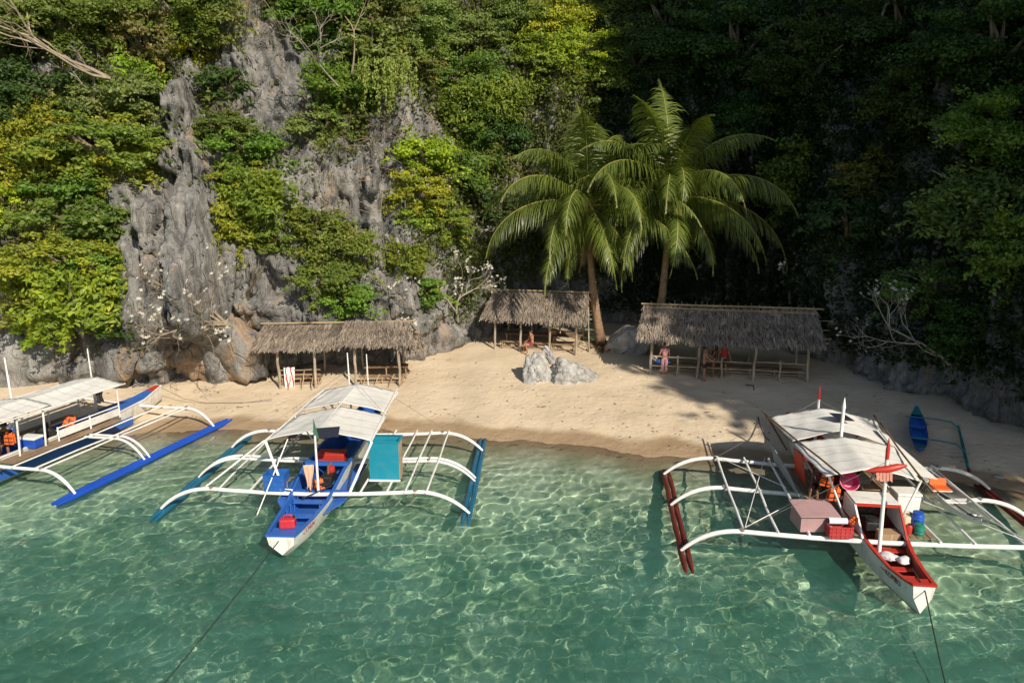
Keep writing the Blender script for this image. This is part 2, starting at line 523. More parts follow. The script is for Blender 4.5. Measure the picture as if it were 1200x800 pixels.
i = np.arange(n*m).reshape(m, n)
q = np.stack([i[:-1, :-1], i[:-1, 1:], i[1:, 1:], i[1:, :-1]], -1).reshape(-1, 4)
CV = np.stack([x, y, z], -1).reshape(-1, 3)
cliff = np_mesh('cliff', CV, q, M_rock)
tag(cliff, kind='structure')
CB = BVHTree.FromPolygons([tuple(p) for p in CV.tolist()], [tuple(t) for t in q.tolist()])
def at(px, py):
    """the spot on the cliff seen there"""
    h_, nrm, _, _ = CB.ray_cast(Vector((0, 0, CAMZ)), ray(px, py).normalized(), 200)
    if h_ is None: h_, nrm = on_y(px, py, 42), Vector((0, -1, 0))
    if nrm.y > 0: nrm = -nrm
    return h_, nrm
# the headland that closes the cove on the right and keeps the back of it in shade
hb = catmull([(19.5, 27.5), (23.0, 23.0), (26.0, 17), (27.3, 12), (27.9, 9.5), (28.8, 7.2), (31, 5.5), (38, 3.5), (60, -2)], 44)
hs = np.arange(len(hb)); hz = np.arange(-1.5, 66, .45)
HS, HZ = np.meshgrid(hs, hz)
dn = 1.6*fbm(HS*.04, HZ*.12, seed=81)+.8*ridged(HS*.09, HZ*.08, 82, 3)+.4*cells(HS*.11, HZ*.22, 84)[0]
hx = hb[:, 0][HS]+dn; hy = hb[:, 1][HS]+dn*.5+.04*np.maximum(HZ-6, 0)*0
n, m = len(hs), len(hz)
i = np.arange(n*m).reshape(m, n)
q = np.stack([i[:-1, :-1], i[:-1, 1:], i[1:, 1:], i[1:, :-1]], -1).reshape(-1, 4)
head = np_mesh('headland', np.stack([hx, hy, HZ], -1).reshape(-1, 3), q, M_rock)
tag(head, kind='structure')

# ================================================================== VEGETATION
def leaf_mat(name, spec=.3, rough=.5, trans=.42):
    k = NT(name)
    oi = k.n('ShaderNodeObjectInfo')
    t = k.n('ShaderNodeAttribute', attribute_name='tint').outputs['Fac']
    br = k.ramp(t, [(0, (.45, .55, .40)), (.5, (.95, 1, .9)), (.86, (1.30, 1.25, .95)), (1, (1.6, 1.4, .85))])
    c = k.mix(1.0, oi.outputs['Color'], br, 'MULTIPLY')
    k.l(c, k.b.inputs['Base Color'])
    k.b.inputs['Roughness'].default_value = rough
    k.b.inputs['Specular IOR Level'].default_value = spec
    tr = k.n('ShaderNodeBsdfTranslucent')
    k.l(k.mix(1.0, c, (1.25, 1.3, .5), 'MULTIPLY'), tr.inputs[0])
    mx = k.n('ShaderNodeMixShader'); mx.inputs[0].default_value = trans
    k.l(k.b.outputs[0], mx.inputs[1]); k.l(tr.outputs[0], mx.inputs[2]); k.l(mx.outputs[0], k.out.inputs[0])
    return k.m
M_leaf = leaf_mat('leaf')
def leaves(P, N, size, rng, aspect=.5, droop=.35):
    """folded leaf blades at P facing N -> verts, quads, tint"""
    n = len(P)
    N = N+rng.normal(0, .55, (n, 3)); N /= np.linalg.norm(N, axis=1, keepdims=True)+1e-9
    a = rng.normal(0, 1, (n, 3)); a[:, 2] -= droop
    T = a-N*np.sum(a*N, 1, keepdims=True); T /= np.linalg.norm(T, axis=1, keepdims=True)+1e-9
    B = np.cross(N, T)
    L = size*rng.uniform(.6, 1.35, (n, 1)); W = L*aspect*rng.uniform(.8, 1.2, (n, 1))
    v = np.stack([P-T*L*.5, P-B*W*.5+N*W*.14, P+T*L*.5-N*L*.12, P+B*W*.5+N*W*.14], 1).reshape(-1, 3)
    f = np.arange(4*n).reshape(n, 4)
    t = np.clip(rng.normal(.45, .2, n)+(rng.random(n) < .02)*.5, 0, 1)
    return v, f, np.repeat(t, 4)
def crown_pts(rng, rx, ry, rz, clumps, per, tight=.34):
    """leaf spots on clumps spread through a crown"""
    Ps, Ns, K = [], [], []
    ld = rng.normal(0, 1, (5, 3)); ld /= np.linalg.norm(ld, axis=1, keepdims=True)
    lob = lambda d_: .72+.42*max(0., float(np.max(ld@d_)))**2
    for _ in range(clumps):
        d = rng.normal(0, 1, 3); d[2] = d[2]*.9+.25; d /= np.linalg.norm(d)
        rr = rng.uniform(.3, 1.0)**.6*lob(d)
        c_ = d*rr
        cr = tight*rng.uniform(.6, 1.25)
        m_ = int(per*(cr/tight)**2*rng.uniform(.7, 1.2))
        e = rng.normal(0, 1, (m_, 3)); e[:, 2] = np.where(e[:, 2] < 0, e[:, 2]*.6, e[:, 2]); e /= np.linalg.norm(e, axis=1, keepdims=True)
        rad = cr*rng.uniform(.35, 1.0, (m_, 1))*np.where(rng.random((m_, 1)) < .12, 1.45, 1.0)
        p = c_+e*rad*np.array([1.15, 1.15, .72])
        Ps.append(p); Ns.append(e*.55+np.array([.28, -.55, .62])); K.append(np.full(m_, rng.normal(0, .17)))
    for _ in range(clumps//2):                             # long sprays and trailing shoots that break the outline
        d = rng.normal(0, 1, 3); d[1] = -abs(d[1])*.6; d /= np.linalg.norm(d)
        m_ = int(per*.45); t = rng.uniform(.35, 1.0, (m_, 1))
        L_ = rng.uniform(1.05, 1.5)*lob(d)
        sag = rng.uniform(.1, .8)
        p = d*t*L_+np.array([0, 0, -1.0])*sag*t**2*.6+rng.normal(0, .05, (m_, 3))
        Ps.append(p); Ns.append(np.tile(np.array([.28, -.5, .7]), (m_, 1))); K.append(np.full(m_, rng.normal(.05, .2)))
    P = np.concatenate(Ps)*np.array([rx, ry, rz]); N = np.concatenate(Ns)
    return P, N, np.concatenate(K)
def mesh_only(name, v, f, tint, m):
    o = np_mesh(name, v, f, m, None, False, tint)
    me = o.data; bpy.data.objects.remove(o)
    return me
M_bark = wood('bark', (.10, .075, .05), (.30, .245, .18), 9)
M_drybark = wood('dry_bark', (.24, .19, .14), (.46, .38, .28), 9)
M_pale = wood('pale_bark', (.24, .21, .17), (.47, .43, .36), 9)
def branch_mb(rng, rx, ry, rz, n=7):
    b = MB()
    for _ in range(n):
        d = np.array([rng.normal(0, .5), rng.normal(0, .5), rng.uniform(.2, .9)]); d /= np.linalg.norm(d)
        e = d*np.array([rx, ry, rz])*rng.uniform(.7, 1.0)
        b.tube(bez((0, .25*ry, -rz*.75), (e[0]*.25+rng.normal(0, .1)*rx, e[1]*.3, e[2]*.2), e, 5), [.055*rx, .05*rx, .04*rx, .03*rx, .022*rx, .012*rx], 5)
    return b
# crowns in three sizes, four shapes of each, shared by the plants that carry them
CROWN = {}
for ci, (r, cl, per, ls, na) in enumerate(((.85, 18, 75, .17, 4), (1.6, 40, 130, .185, 5), (2.7, 74, 200, .21, 5))):
    for a_ in range(na):
        rng = np.random.default_rng(100+10*ci+a_)
        ax, az = rng.uniform(.95, 1.2), rng.uniform(.78, 1.0)
        P, N, kk = crown_pts(rng, r*ax, r*.85, r*az, int(cl*rng.uniform(.8, 1.15)), per*(.75, 1.15, .6, .9, 1.3)[a_], (.30, .24, .36, .27, .22)[a_])
        v, f, t = leaves(P, N, ls*(1.05, .82, 1.35, .95, .75)[a_], rng, (.5, .6, .42, .55, .6)[a_])
        t = np.clip(t+np.repeat(kk, 4), 0, 1)
        me = mesh_only('crown', v, f, t, M_leaf)
        bo = branch_mb(rng, r*ax, r*.85, r*az, 7).build('branches', M_bark, None, 60)
        bme = bo.data; bpy.data.objects.remove(bo)
        CROWN[(ci, a_)] = (me, bme, r)
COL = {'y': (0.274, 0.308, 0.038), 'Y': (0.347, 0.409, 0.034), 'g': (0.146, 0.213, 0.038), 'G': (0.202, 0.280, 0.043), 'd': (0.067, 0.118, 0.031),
       'o': (0.213, 0.241, 0.076), 'n': (0.157, 0.188, 0.054), 's': (0.174, 0.263, 0.062), 'b': (0.224, 0.168, 0.078)}
_prng = random.Random(5)
def plant(px, py, rpx, col, label, name='cliff_shrub', cat='shrub', group=None, out=.35, sq=1.0, wide=1.0, dep=None):
    p, nrm = at(px, py)
    if dep is not None: p = on_y(px, py, dep)
    dist = (p-Vector((0, 0, CAMZ))).length
    r = rpx*dist/FPX
    ci = 0 if r < 1.15 else (1 if r < 2.05 else 2)
    va = _prng.randrange(4 if ci == 0 else 5)
    me, bme, r0 = CROWN[(ci, va)]
    root = thing(name, label, cat, p+Vector((0, -1, .15))*r*out, _prng.uniform(-.5, .5), group)
    s_ = r/r0
    root.scale = (s_*wide, s_*.9, s_*sq)
    j = lambda: _prng.uniform(.86, 1.16)
    c_ = COL[col]
    o = link(bpy.data.objects.new('crown', me), root); o.color = (c_[0]*j(), c_[1]*j(), c_[2]*j(), 1)
    link(bpy.data.objects.new('branches', bme), root)
    return root
# (pixel spot, radius in pixels, colour, label)
PL = [
 (22, 22, 40, 'n', 'olive green bush at the top left corner of the cliff'),
 (75, 28, 44, 'g', 'dark green bush behind the long bare pale branches, top left'),
 (128, 18, 46, 'g', 'full green bush along the top edge, above the pale branch fork'),
 (172, 48, 40, 'o', 'olive bush with thin bare twigs left of the rock pinnacle tip'),
 (212, 14, 44, 'g', 'rounded fresh green bush at the top edge above the rock pinnacle'),
 (236, 56, 32, 'Y', 'yellow leaved bush just behind the tip of the rock pinnacle'),
 (252, 28, 30, 'o', 'yellowish olive bush against the grey rock column at the top'),
 (270, 98, 24, 'd', 'dark green shrub right of the pinnacle tip, under the yellow bush'),
 (40, 118, 44, 'd', 'dark green shrub under the bare branches at the left edge'),
 (98, 128, 34, 'o', 'olive shrub round the small brown rock knob, upper left'),
 (152, 118, 38, 'o', 'dull yellow green shrub beneath the white branch fork'),
 (168, 98, 26, 'y', 'yellow green shrub touching the left side of the pinnacle tip'),
 (30, 172, 46, 'y', 'leafy bright yellow green bush at the left edge below the dead branches'),
 (88, 178, 52, 'y', 'broad bright yellow green bush left of the rock pinnacle'),
 (126, 168, 46, 'G', 'bright green bush pressed against the middle of the pinnacle'),
 (160, 196, 30, 'y', 'small yellow green bush hanging by the dark hollow beside the pinnacle'),
 (14, 232, 32, 'Y', 'pale yellow bush at the left edge halfway up the cliff'),
 (92, 226, 36, 'g', 'green bush over the dark hollow left of the stepped rock'),
 (104, 262, 42, 'g', 'thick green bush hanging left of the stepped grey rock'),
 (88, 300, 42, 'y', 'yellow green bush drooping down the lower left cliff'),
 (118, 308, 34, 'G', 'fresh green bush beside the flowering bare tree on the left cliff'),
 (52, 262, 28, 'o', 'sparse olive shrub on bare rock at the left, halfway up'),
 (52, 345, 32, 'y', 'low yellow green shrub over the boulders at the far left'),
 (98, 352, 40, 'y', 'yellowish shrub spilling to the foot of the left cliff'),
 (124, 352, 26, 'g', 'green shrub under the left end of the flowering branches'),
 (136, 376, 18, 'd', 'small dark round shrub just above the boulders on the left'),
 (42, 384, 18, 'Y', 'small yellow tuft low on the rock at the far left'),
 (14, 306, 20, 'g', 'small green shrub on bare rock at the left edge'),
 (264, 150, 26, 'g', 'green bush in the notch right of the pinnacle'),
 (292, 178, 36, 'g', 'deep green bush between the pinnacle and the grey column'),
 (284, 214, 34, 'y', 'yellow green bush right of the stepped grey rock'),
 (306, 232, 40, 'G', 'bright green bush under the tall grey column'),
 (286, 270, 34, 'y', 'drooping yellow green bush above the dead trunk on the middle cliff'),
 (322, 275, 22, 'g', 'small green bush left of the leafy tree over the long shelter'),
 (338, 8, 26, 'n', 'grey green bush at the top beside the grey rock column'),
 (380, 22, 42, 'g', 'green bush at the top edge above the white forked branch'),
 (432, 14, 42, 'n', 'soft green bush at the top edge in the middle of the cliff'),
 (478, 32, 42, 'o', 'hazy olive bush at the top edge left of the square grey rock'),
 (440, 62, 36, 'o', 'olive bush tangled with bare twigs beneath the top edge'),
 (388, 100, 27, 'G', 'green bush crossed by the white forked branch'),
 (410, 112, 36, 'g', 'green bush under the white forked branch'),
 (388, 146, 30, 'o', 'yellowing bush at the lower end of the white forked branch'),
 (488, 78, 28, 'o', 'dry olive bush above the hanging lime green creeper'),
 (374, 272, 34, 'g', 'leafy green tree crown over the left part of the long shelter'),
 (402, 292, 32, 'G', 'bright green tree crown on the wall above the long shelter'),
 (382, 330, 32, 'g', 'green hanging bush left of the dark slot in the cliff'),
 (408, 352, 28, 'G', 'lowest green bush touching the ridge of the long shelter'),
 (498, 186, 36, 'Y', 'vivid yellow bush on the wall above the flowering tree'),
 (492, 226, 32, 'Y', 'vivid yellow leafy bush hanging below another yellow one'),
 (484, 258, 20, 'y', 'small yellow green tuft beneath the vivid yellow bush'),
 (530, 96, 38, 'g', 'green bush below the square grey rock'),
 (566, 118, 40, 'G', 'thick fresh green bush left of the palms, high up'),
 (540, 152, 38, 'g', 'green bush with reddish tips left of the palms'),
 (590, 168, 34, 'd', 'dark green bush behind the left palm fronds'),
 (532, 204, 34, 'g', 'green bush right of the vivid yellow bush'),
 (558, 238, 34, 'd', 'dark green bush beside the drooping left palm fronds'),
 (522, 262, 30, 'G', 'green bush above the white flowering tree'),
 (480, 304, 28, 'G', 'grassy green shrub left of the white flowering tree'),
 (504, 338, 24, 'g', 'green shrub behind the white flowering tree trunk'),
 (560, 52, 34, 'o', 'dry olive bush right of the square grey rock at the top'),
 (602, 28, 36, 'n', 'grey green bush at the top edge above the palms'),
 (616, 84, 36, 'g', 'green bush above the tips of the left palm'),
 (650, 32, 38, 'Y', 'bright yellow green bush at the top edge above the palms'),
 (678, 66, 36, 'Y', 'bright yellow leaved bush between the two palm tops'),
 (636, 66, 28, 'y', 'yellow green bush left of the bright yellow one over the palms'),
 (712, 26, 40, 'g', 'green bush at the top edge where the shade begins'),
 (742, 72, 38, 'd', 'dark green bush behind the top of the taller palm'),
 (700, 104, 34, 'g', 'green bush between the palm crowns'),
 (776, 30, 44, 'd', 'dark bush at the top edge above the taller palm'),
 (1184, 160, 56, 's', 'broad leafy tree in soft light at the right edge, upper part'),
 (1150, 236, 52, 's', 'leafy tree with layered foliage hanging at the right side'),
 (1190, 292, 46, 's', 'lowest leafy tree at the right edge over the dark rock'),
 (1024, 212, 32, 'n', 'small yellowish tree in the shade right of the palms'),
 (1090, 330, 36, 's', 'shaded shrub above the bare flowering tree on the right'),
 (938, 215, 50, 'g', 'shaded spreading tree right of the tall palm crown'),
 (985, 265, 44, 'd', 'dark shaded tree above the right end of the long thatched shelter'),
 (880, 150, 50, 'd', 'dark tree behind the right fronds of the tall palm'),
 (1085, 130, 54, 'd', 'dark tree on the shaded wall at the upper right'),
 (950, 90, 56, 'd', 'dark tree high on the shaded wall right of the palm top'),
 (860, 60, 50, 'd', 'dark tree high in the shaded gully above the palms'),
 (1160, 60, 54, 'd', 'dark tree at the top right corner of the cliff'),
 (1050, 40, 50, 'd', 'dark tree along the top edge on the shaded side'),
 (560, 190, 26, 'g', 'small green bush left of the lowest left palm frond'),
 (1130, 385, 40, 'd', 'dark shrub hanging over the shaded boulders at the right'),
]
for px, py, r, c_, lab in PL:
    tree = 'tree' in lab.split('over')[0] and 'left of the white' not in lab and 'flowering tree' not in lab and 'bare tree' not in lab
    tree = tree or lab.startswith(('dark tree', 'leafy tree', 'broad leafy', 'shaded spreading', 'small yellowish tree', 'lowest leafy'))
    if any(t in lab for t in ('bush', 'shrub', 'tuft')): tree = False
    plant(px, py, r, c_, lab, 'cliff_tree' if tree else 'cliff_shrub', 'tree' if tree else 'shrub', 'trees on the cliff' if tree else 'shrubs on the cliff',
          wide=_prng.uniform(1.0, 1.25), sq=_prng.uniform(.85, 1.05))

# low growth that covers the rock between the plants: one mass nobody could count
def bare(px, py):
    """how much bare rock shows around there"""
    E = [(216, 160, 34, 84), (206, 270, 58, 75), (245, 250, 25, 60), (312, 85, 50, 90), (345, 135, 36, 75), (420, 230, 62, 75), (350, 205, 30, 50), (450, 300, 40, 75),
         (515, 60, 28, 28), (100, 105, 14, 16), (20, 330, 60, 60), (240, 390, 330, 56), (60, 400, 120, 50), (330, 330, 55, 60), (30, 215, 25, 26), (480, 350, 60, 60),
         (465, 170, 36, 66), (268, 300, 40, 50), (150, 10, 12, 10), (1060, 455, 150, 18), (560, 265, 16, 18), (425, 375, 100, 40), (1110, 130, 22, 40)]
    b = np.zeros_like(px)
    for cx, cy, ax, ay in E:
        b = np.maximum(b, 1-sstep(.75, 1.15, np.hypot((px-cx)/ax, (py-cy)/ay)))
    return b
rng = np.random.default_rng(9)
NS = 60000
s_ = rng.uniform(16, SLEN-1, NS); z_ = 2.2+rng.random(NS)**.85*21
x, y, z = cliff_pt(s_, z_)
px, py = to_px(x, y, z)
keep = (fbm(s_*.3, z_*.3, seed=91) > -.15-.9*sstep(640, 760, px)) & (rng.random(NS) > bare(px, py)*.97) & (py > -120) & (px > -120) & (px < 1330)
x, y, z, px = x[keep], y[keep], z[keep], px[keep]
SP = np.stack([x, y, z], 1)
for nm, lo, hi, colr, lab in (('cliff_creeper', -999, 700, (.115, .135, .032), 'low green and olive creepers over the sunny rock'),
                              ('gully_undergrowth', 700, 9999, (.030, .058, .018), 'dense undergrowth over the shaded wall, its colour darkened for the shade')):  # shaded side gets a darker leaf colour, so shade is partly painted in
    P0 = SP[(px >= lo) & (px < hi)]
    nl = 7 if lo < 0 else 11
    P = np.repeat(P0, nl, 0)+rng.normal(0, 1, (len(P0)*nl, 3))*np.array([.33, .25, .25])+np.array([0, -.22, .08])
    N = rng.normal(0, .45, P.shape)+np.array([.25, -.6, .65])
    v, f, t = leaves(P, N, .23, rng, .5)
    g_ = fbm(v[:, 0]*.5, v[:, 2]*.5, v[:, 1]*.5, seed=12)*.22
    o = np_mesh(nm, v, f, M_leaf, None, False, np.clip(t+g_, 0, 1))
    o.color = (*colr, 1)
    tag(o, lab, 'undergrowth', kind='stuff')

# dry twigs and roots
def twigs(rng, p, d, L, r, depth, b, spread=.5, up=.1, seg=4, tips=None, droop=0.0):
    pts = [Vector(p)]
    dd = Vector(d).normalized()
    for i_ in range(seg):
        dd = (dd+Vector(rng.normal(0, .16, 3))+Vector((0, 0, up*.25-droop*.2))).normalized()
        pts.append(pts[-1]+dd*(L/seg))
    b.tube(pts, [r*(1-.45*i_/seg) for i_ in range(seg+1)], 5)
    if depth == 0:
        if tips is not None: tips.append((pts[-1], dd))
        return
    for _ in range(rng.integers(2, 4)):
        e = (dd+Vector(rng.normal(0, spread, 3))).normalized()
        q_ = pts[-1] if rng.random() < .65 else pts[rng.integers(2, seg+1)]
        twigs(rng, q_, e, L*rng.uniform(.55, .82), r*.58, depth-1, b, spread, up, seg, tips, droop)
M_flower = paint('white_petal', (.82, .80, .66), .6, .05)
def flowers(tips, rng, n=1.0, s=.085):
    b = MB()
    for p, d in tips:
        if rng.random() > n: continue
        for _ in range(1 if rng.random() < .5 else 2):
            c0 = p+Vector(rng.normal(0, .07, 3))
            nn = (Vector((rng.normal(0, .5), -.7, .7))).normalized()
            t1 = nn.orthogonal().normalized(); t2 = nn.cross(t1)
            for a_ in range(5):
                t = 2*math.pi*a_/5
                e = t1*math.cos(t)+t2*math.sin(t); g = t1*math.cos(t+.6)+t2*math.sin(t+.6)
                b.add([c0, c0+e*s*.55+nn*.01, c0+(e+g)*s*.55+nn*.035, c0+g*s*.45+nn*.01], [(0, 1, 2, 3)])
    return b
def bare_tree(px, py, d, L, r, depth, label, seed, name='frangipani_tree', fl=.0, m=None, spread=.5, up=.2, stems=1, dep=None, lift=.3, droop=0.0, cat='tree'):
    rng = np.random.default_rng(seed)
    p = at(px, py)[0] if dep is None else on_y(px, py, dep)
    p = p+Vector((0, -lift, 0))
    root = thing(name, label, cat, p)
    tips = []
    b = MB()
    for k_ in range(stems):
        e = Vector(d)+Vector(rng.normal(0, .25 if stems > 1 else 0, 3))
        twigs(rng, (0, .3, -.2), e, L, r, depth, b, spread, up, 4, tips, droop)
    b.build('trunk', m or M_pale, root, 50)
    if fl: flowers(tips, rng, fl).build('blossoms', M_flower, root)
    return root
bare_tree(286, 368, (-1, -.5, .2), 1.6, .06, 5, 'low bare tree with many horizontal branches and white flowers on the left cliff', 3, fl=.13, up=.25, spread=.45, stems=9, m=M_drybark, lift=1.9)
bare_tree(537, 372, (.05, -.3, 1), 1.35, .075, 5, 'pale leafless tree with white flowers left of the middle hut', 8, fl=.55, spread=.62, up=.3, lift=.5)
bare_tree(1120, 425, (-1, -.45, .36), 1.95, .075, 5, 'pale leafless tree with white flowers leaning out over the shaded boulders', 14, fl=.45, spread=.5, up=.5, lift=.4)
bare_tree(926, 352, (0, -.2, 1), 1.15, .07, 5, 'small bare tree with few white flowers behind the right end of a thatched roof', 22, fl=.2, spread=.62, up=.3, dep=36.3, m=M_bark)
bare_tree(478, 372, (-.1, -.5, .8), .8, .05, 4, 'little bare flowering tree on the rock above the long shelter', 26, fl=.5, spread=.6, m=M_bark, lift=.4)
bare_tree(150, 92, (-1, -.35, .12), 3.0, .07, 5, 'long dead branches sweeping out to the left edge near the top', 31, 'dead_tree', spread=.40, up=.12, stems=4, lift=1.8, m=M_drybark)
bare_tree(128, 128, (.3, -.4, 1), 1.2, .06, 3, 'white forked dead branch above the yellow green bushes', 36, 'dead_tree', spread=.6, lift=1.6)
bare_tree(412, 112, (-.75, -.4, .8), 2.0, .065, 4, 'white forked branch reaching up left on the middle cliff', 41, 'dead_tree', spread=.5, lift=1.6)
bare_tree(418, 88, (.15, -.3, 1), 2.0, .05, 4, 'thin upright dead tree at the top of the middle cliff', 44, 'dead_tree', spread=.42, lift=1.6, m=M_drybark)
bare_tree(1003, 45, (.05, -.4, 1), 1.6, .09, 3, 'bare pale fork in the deep shade at the top right', 52, 'dead_tree', spread=.5, lift=2.6)
bare_tree(1162, 42, (.8, -.3, .4), 1.2, .05, 3, 'bare brown twigs at the upper right edge', 55, 'dead_tree', spread=.5, lift=3.0)
bare_tree(200, 216, (-1, -.4, .3), .9, .035, 3, 'dry twig poking from the dark hollow beside the stepped rock', 58, 'dead_tree', spread=.5, lift=1.2)
bare_tree(290, 345, (.6, -.5, 1), 1.2, .10, 2, 'thick brown dead trunk on the rock left of the shelter tree', 61, 'dead_tree', m=M_bark, spread=.5, lift=.3)
bare_tree(186, 24, (.6, -.5, .35), 1.6, .035, 4, 'thin bare twigs over the bushes above the pinnacle', 64, 'dead_tree', m=M_bark, spread=.5, lift=1.6)
# dry grass and root tangles on the rock faces
b = MB(); rng = np.random.default_rng(77)
for cx, cy, n_, ln in ((440, 150, 40, .9), (300, 12, 26, 1.4), (420, 175, 36, .8), (520, 25, 36, .9), (500, 345, 34, .6), (110, 70, 30, .9), (30, 285, 24, .7), (60, 215, 24, .8), (470, 90, 24, .8), (560, 250, 26, .8), (595, 200, 26, .8), (400, 225, 22, .7), (455, 240, 24, .8), (545, 170, 26, .8)):
    for _ in range(n_):
        p, nn = at(cx+rng.normal(0, 24), cy+rng.normal(0, 20))
        p = p+Vector((0, -.25, 0))
        d = Vector((rng.normal(0, .8), -.5+rng.normal(0, .3), rng.normal(-.1, .7)))
        L = ln*rng.uniform(.5, 1.4)
        b.tube([p, p+d*L*.5+Vector((0, 0, .1)), p+d*L], [.018, .013, .006], 4, cap=False)
o = b.build('dry_twigs', wood('dry_twig', (.20, .14, .09), (.42, .34, .24)), None)
tag(o, 'dry brown twigs and roots over the rock faces', 'twigs', kind='stuff')
# the hanging lime green creeper
p0, _ = at(462, 82)
root = thing('hanging_creeper', 'lime green creeper hanging in strands down the middle of the cliff', 'creeper', p0+Vector((0, -1.7, 0)))
rng = np.random.default_rng(4)
Ps = []
for _ in range(26):
    x0, y0, L = rng.normal(0, .75), rng.normal(0, .3), rng.uniform(1.0, 2.7)
    m_ = int(L*40)
    t = rng.random(m_)
    Ps.append(np.stack([x0+rng.normal(0, .06, m_), y0-.35*np.sin(t*1.5)+rng.normal(0, .05, m_), .3-t*L], 1))
P = np.concatenate(Ps)
v, f, t = leaves(P, rng.normal(0, .4, P.shape)+np.array([.2, -.8, .5]), .16, rng, .4, 2.0)
o = np_mesh('strands', v, f, M_leaf, root, False, np.clip(t, 0, .8)); o.color = (.32, .37, .10, 1)

# ================================================================== PALMS
M_frond = leaf_mat('palm_leaf', .5, .38, .35)
M_rachis = paint('palm_rachis', (.30, .27, .06), .5, .2)
M_palmbark = wood('palm_bark', (.17, .11, .07), (.42, .29, .19), 5, axis=(1, 1, 1.4))
def frond(parent, az, el, L, droop, seed, dry=False, n=112, roll=0.0):
    """one feather frond from the crown: az round the trunk, el its rise at the base"""
    rng = np.random.default_rng(seed)
    seg = 18
    d = np.array([math.cos(az)*math.cos(el), math.sin(az)*math.cos(el), math.sin(el)])
    side_az = np.array([-math.sin(az), math.cos(az), 0])
    pts = [np.zeros(3)]
    e = el
    for i_ in range(seg):
        t = (i_+1)/seg
        e = el-droop*t**1.5
        d = np.array([math.cos(az)*math.cos(e), math.sin(az)*math.cos(e), math.sin(e)])+side_az*.25*roll*t
        pts.append(pts[-1]+d*L/seg)
    pts = np.array(pts)
    b = MB()
    b.tube([Vector(p) for p in pts], [.045*(1-.93*i_/seg)+.004 for i_ in range(seg+1)], 5)
    r_o = b.build('rachis', M_rachis, None, 60)
    T = np.linspace(.13, .985, n)
    idx = T*seg
    P = np.stack([np.interp(idx, np.arange(seg+1), pts[:, k_]) for k_ in range(3)], 1)
    D = np.gradient(P, axis=0); D /= np.linalg.norm(D, axis=1, keepdims=True)
    S = np.cross(D, np.array([0, 0, 1.0])); S /= np.linalg.norm(S, axis=1, keepdims=True)+1e-9
    U = np.cross(S, D)
    V, F, TI = [], [], []
    c0 = 0
    for sg in (-1, 1):
        ll = (1.22*np.sin(np.clip(T*1.0+.12, 0, 1)**.75*math.pi)**.6+.12)*L/5.2*rng.uniform(.7, 1.15, n)*np.where(rng.random(n) < .07, .35, 1.0)
        out = S*sg*.80+D*(.50+.30*T[:, None])+U*rng.normal(.02, .16, (n, 1))
        out /= np.linalg.norm(out, axis=1, keepdims=True)
        wd = .034*rng.uniform(.8, 1.2, (n, 1))
        prev = P.copy(); dr = out.copy()
        rows = []
        for kx in range(5):
            tt = kx/4
            wv = wd*(1-.9*tt**2)
            bd = D*wv
            rows.append((prev-bd+U*0, prev+bd))
            g = .55+1.0*tt
            dr = dr+np.array([0, 0, -1.0])*g*(.55+.45*rng.random((n, 1)))*.55
            dr /= np.linalg.norm(dr, axis=1, keepdims=True)
            prev = prev+dr*(ll[:, None]/4)
        v = np.stack([x_ for rw in rows for x_ in rw], 1)          # n,10,3
        V.append(v.reshape(-1, 3))
        ix = np.arange(n)[:, None]*10+c0
        for kx in range(4):
            F.append(np.concatenate([ix+2*kx, ix+2*kx+1, ix+2*kx+3, ix+2*kx+2], 1))
        c0 += n*10
        TI.append(np.repeat(np.clip(rng.normal(.5, .16, n), 0, .92), 10))
    o = np_mesh('frond', np.concatenate(V), np.concatenate(F), M_frond, parent, True, np.concatenate(TI))
    j = rng.uniform(.85, 1.2)
    o.color = (.24, .15, .06, 1) if dry else (.130*j, .165*j, .036*j, 1)
    r_o.parent = o
    return o
def palm(loc, top, label, fr, seed, nuts=True):
    root = thing('coconut_palm', label, 'palm', loc, 0, 'coconut palms')
    tp = Vector(top)-Vector(loc)
    rng = random.Random(seed)
    b = MB()
    ctrl = Vector((tp.x*.75, tp.y*.6, tp.z*.42))
    c_ = bez((0, 0, -.3), ctrl, tp, 60)
    b.tube(c_, [(.26-.13*min(1, i_/60*1.15)+(.13*math.exp(-i_/5)))*(1+.09*(i_ % 2)) for i_ in range(61)], 12)
    b.build('trunk', M_palmbark, root, 50)
    hub = bpy.data.objects.new('crown', None); hub.empty_display_size = .2
    link(hub, root); hub.location = tp
    for i_, (az, el, L, dr, *o) in enumerate(fr):
        frond(hub, R(az+rng.uniform(-9, 9)), R(el+rng.uniform(-6, 6)), L*K_*rng.uniform(.9, 1.06), R(dr*rng.uniform(1.02, 1.3)), seed*100+i_, dry=bool(o and o[0] == 1), roll=rng.uniform(-1, 1))
    # sheath, flower stalks and nuts
    b = MB()
    for _ in range(14):
        a = rng.uniform(0, 6.28)
        b.tube(bez((0, 0, -.1), (math.cos(a)*.25, math.sin(a)*.25, .25), (math.cos(a)*.6, math.sin(a)*.6, rng.uniform(-.25, .25)), 5), [.03, .028, .022, .016, .01, .006], 5)
    b.lathe([(.12, -.5), (.24, -.2), (.22, .1), (.10, .45)], 10)
    b.build('flower_stalks', paint('palm_husk', (.34, .22, .07), .8, .3), hub, 60)
    if nuts:
        for _ in range(7):
            a = rng.uniform(0, 6.28)
            b = MB().lathe([(.02, -.15), (.09, -.11), (.125, 0), (.10, .1), (.03, .16)], 9, (math.cos(a)*.3, math.sin(a)*.3, -.32+rng.uniform(-.1, .1)))
            b.build('coconut', paint('coconut_husk', (.30, .26, .05), .6, .3), hub, 60)
    return root
K_ = 1.26
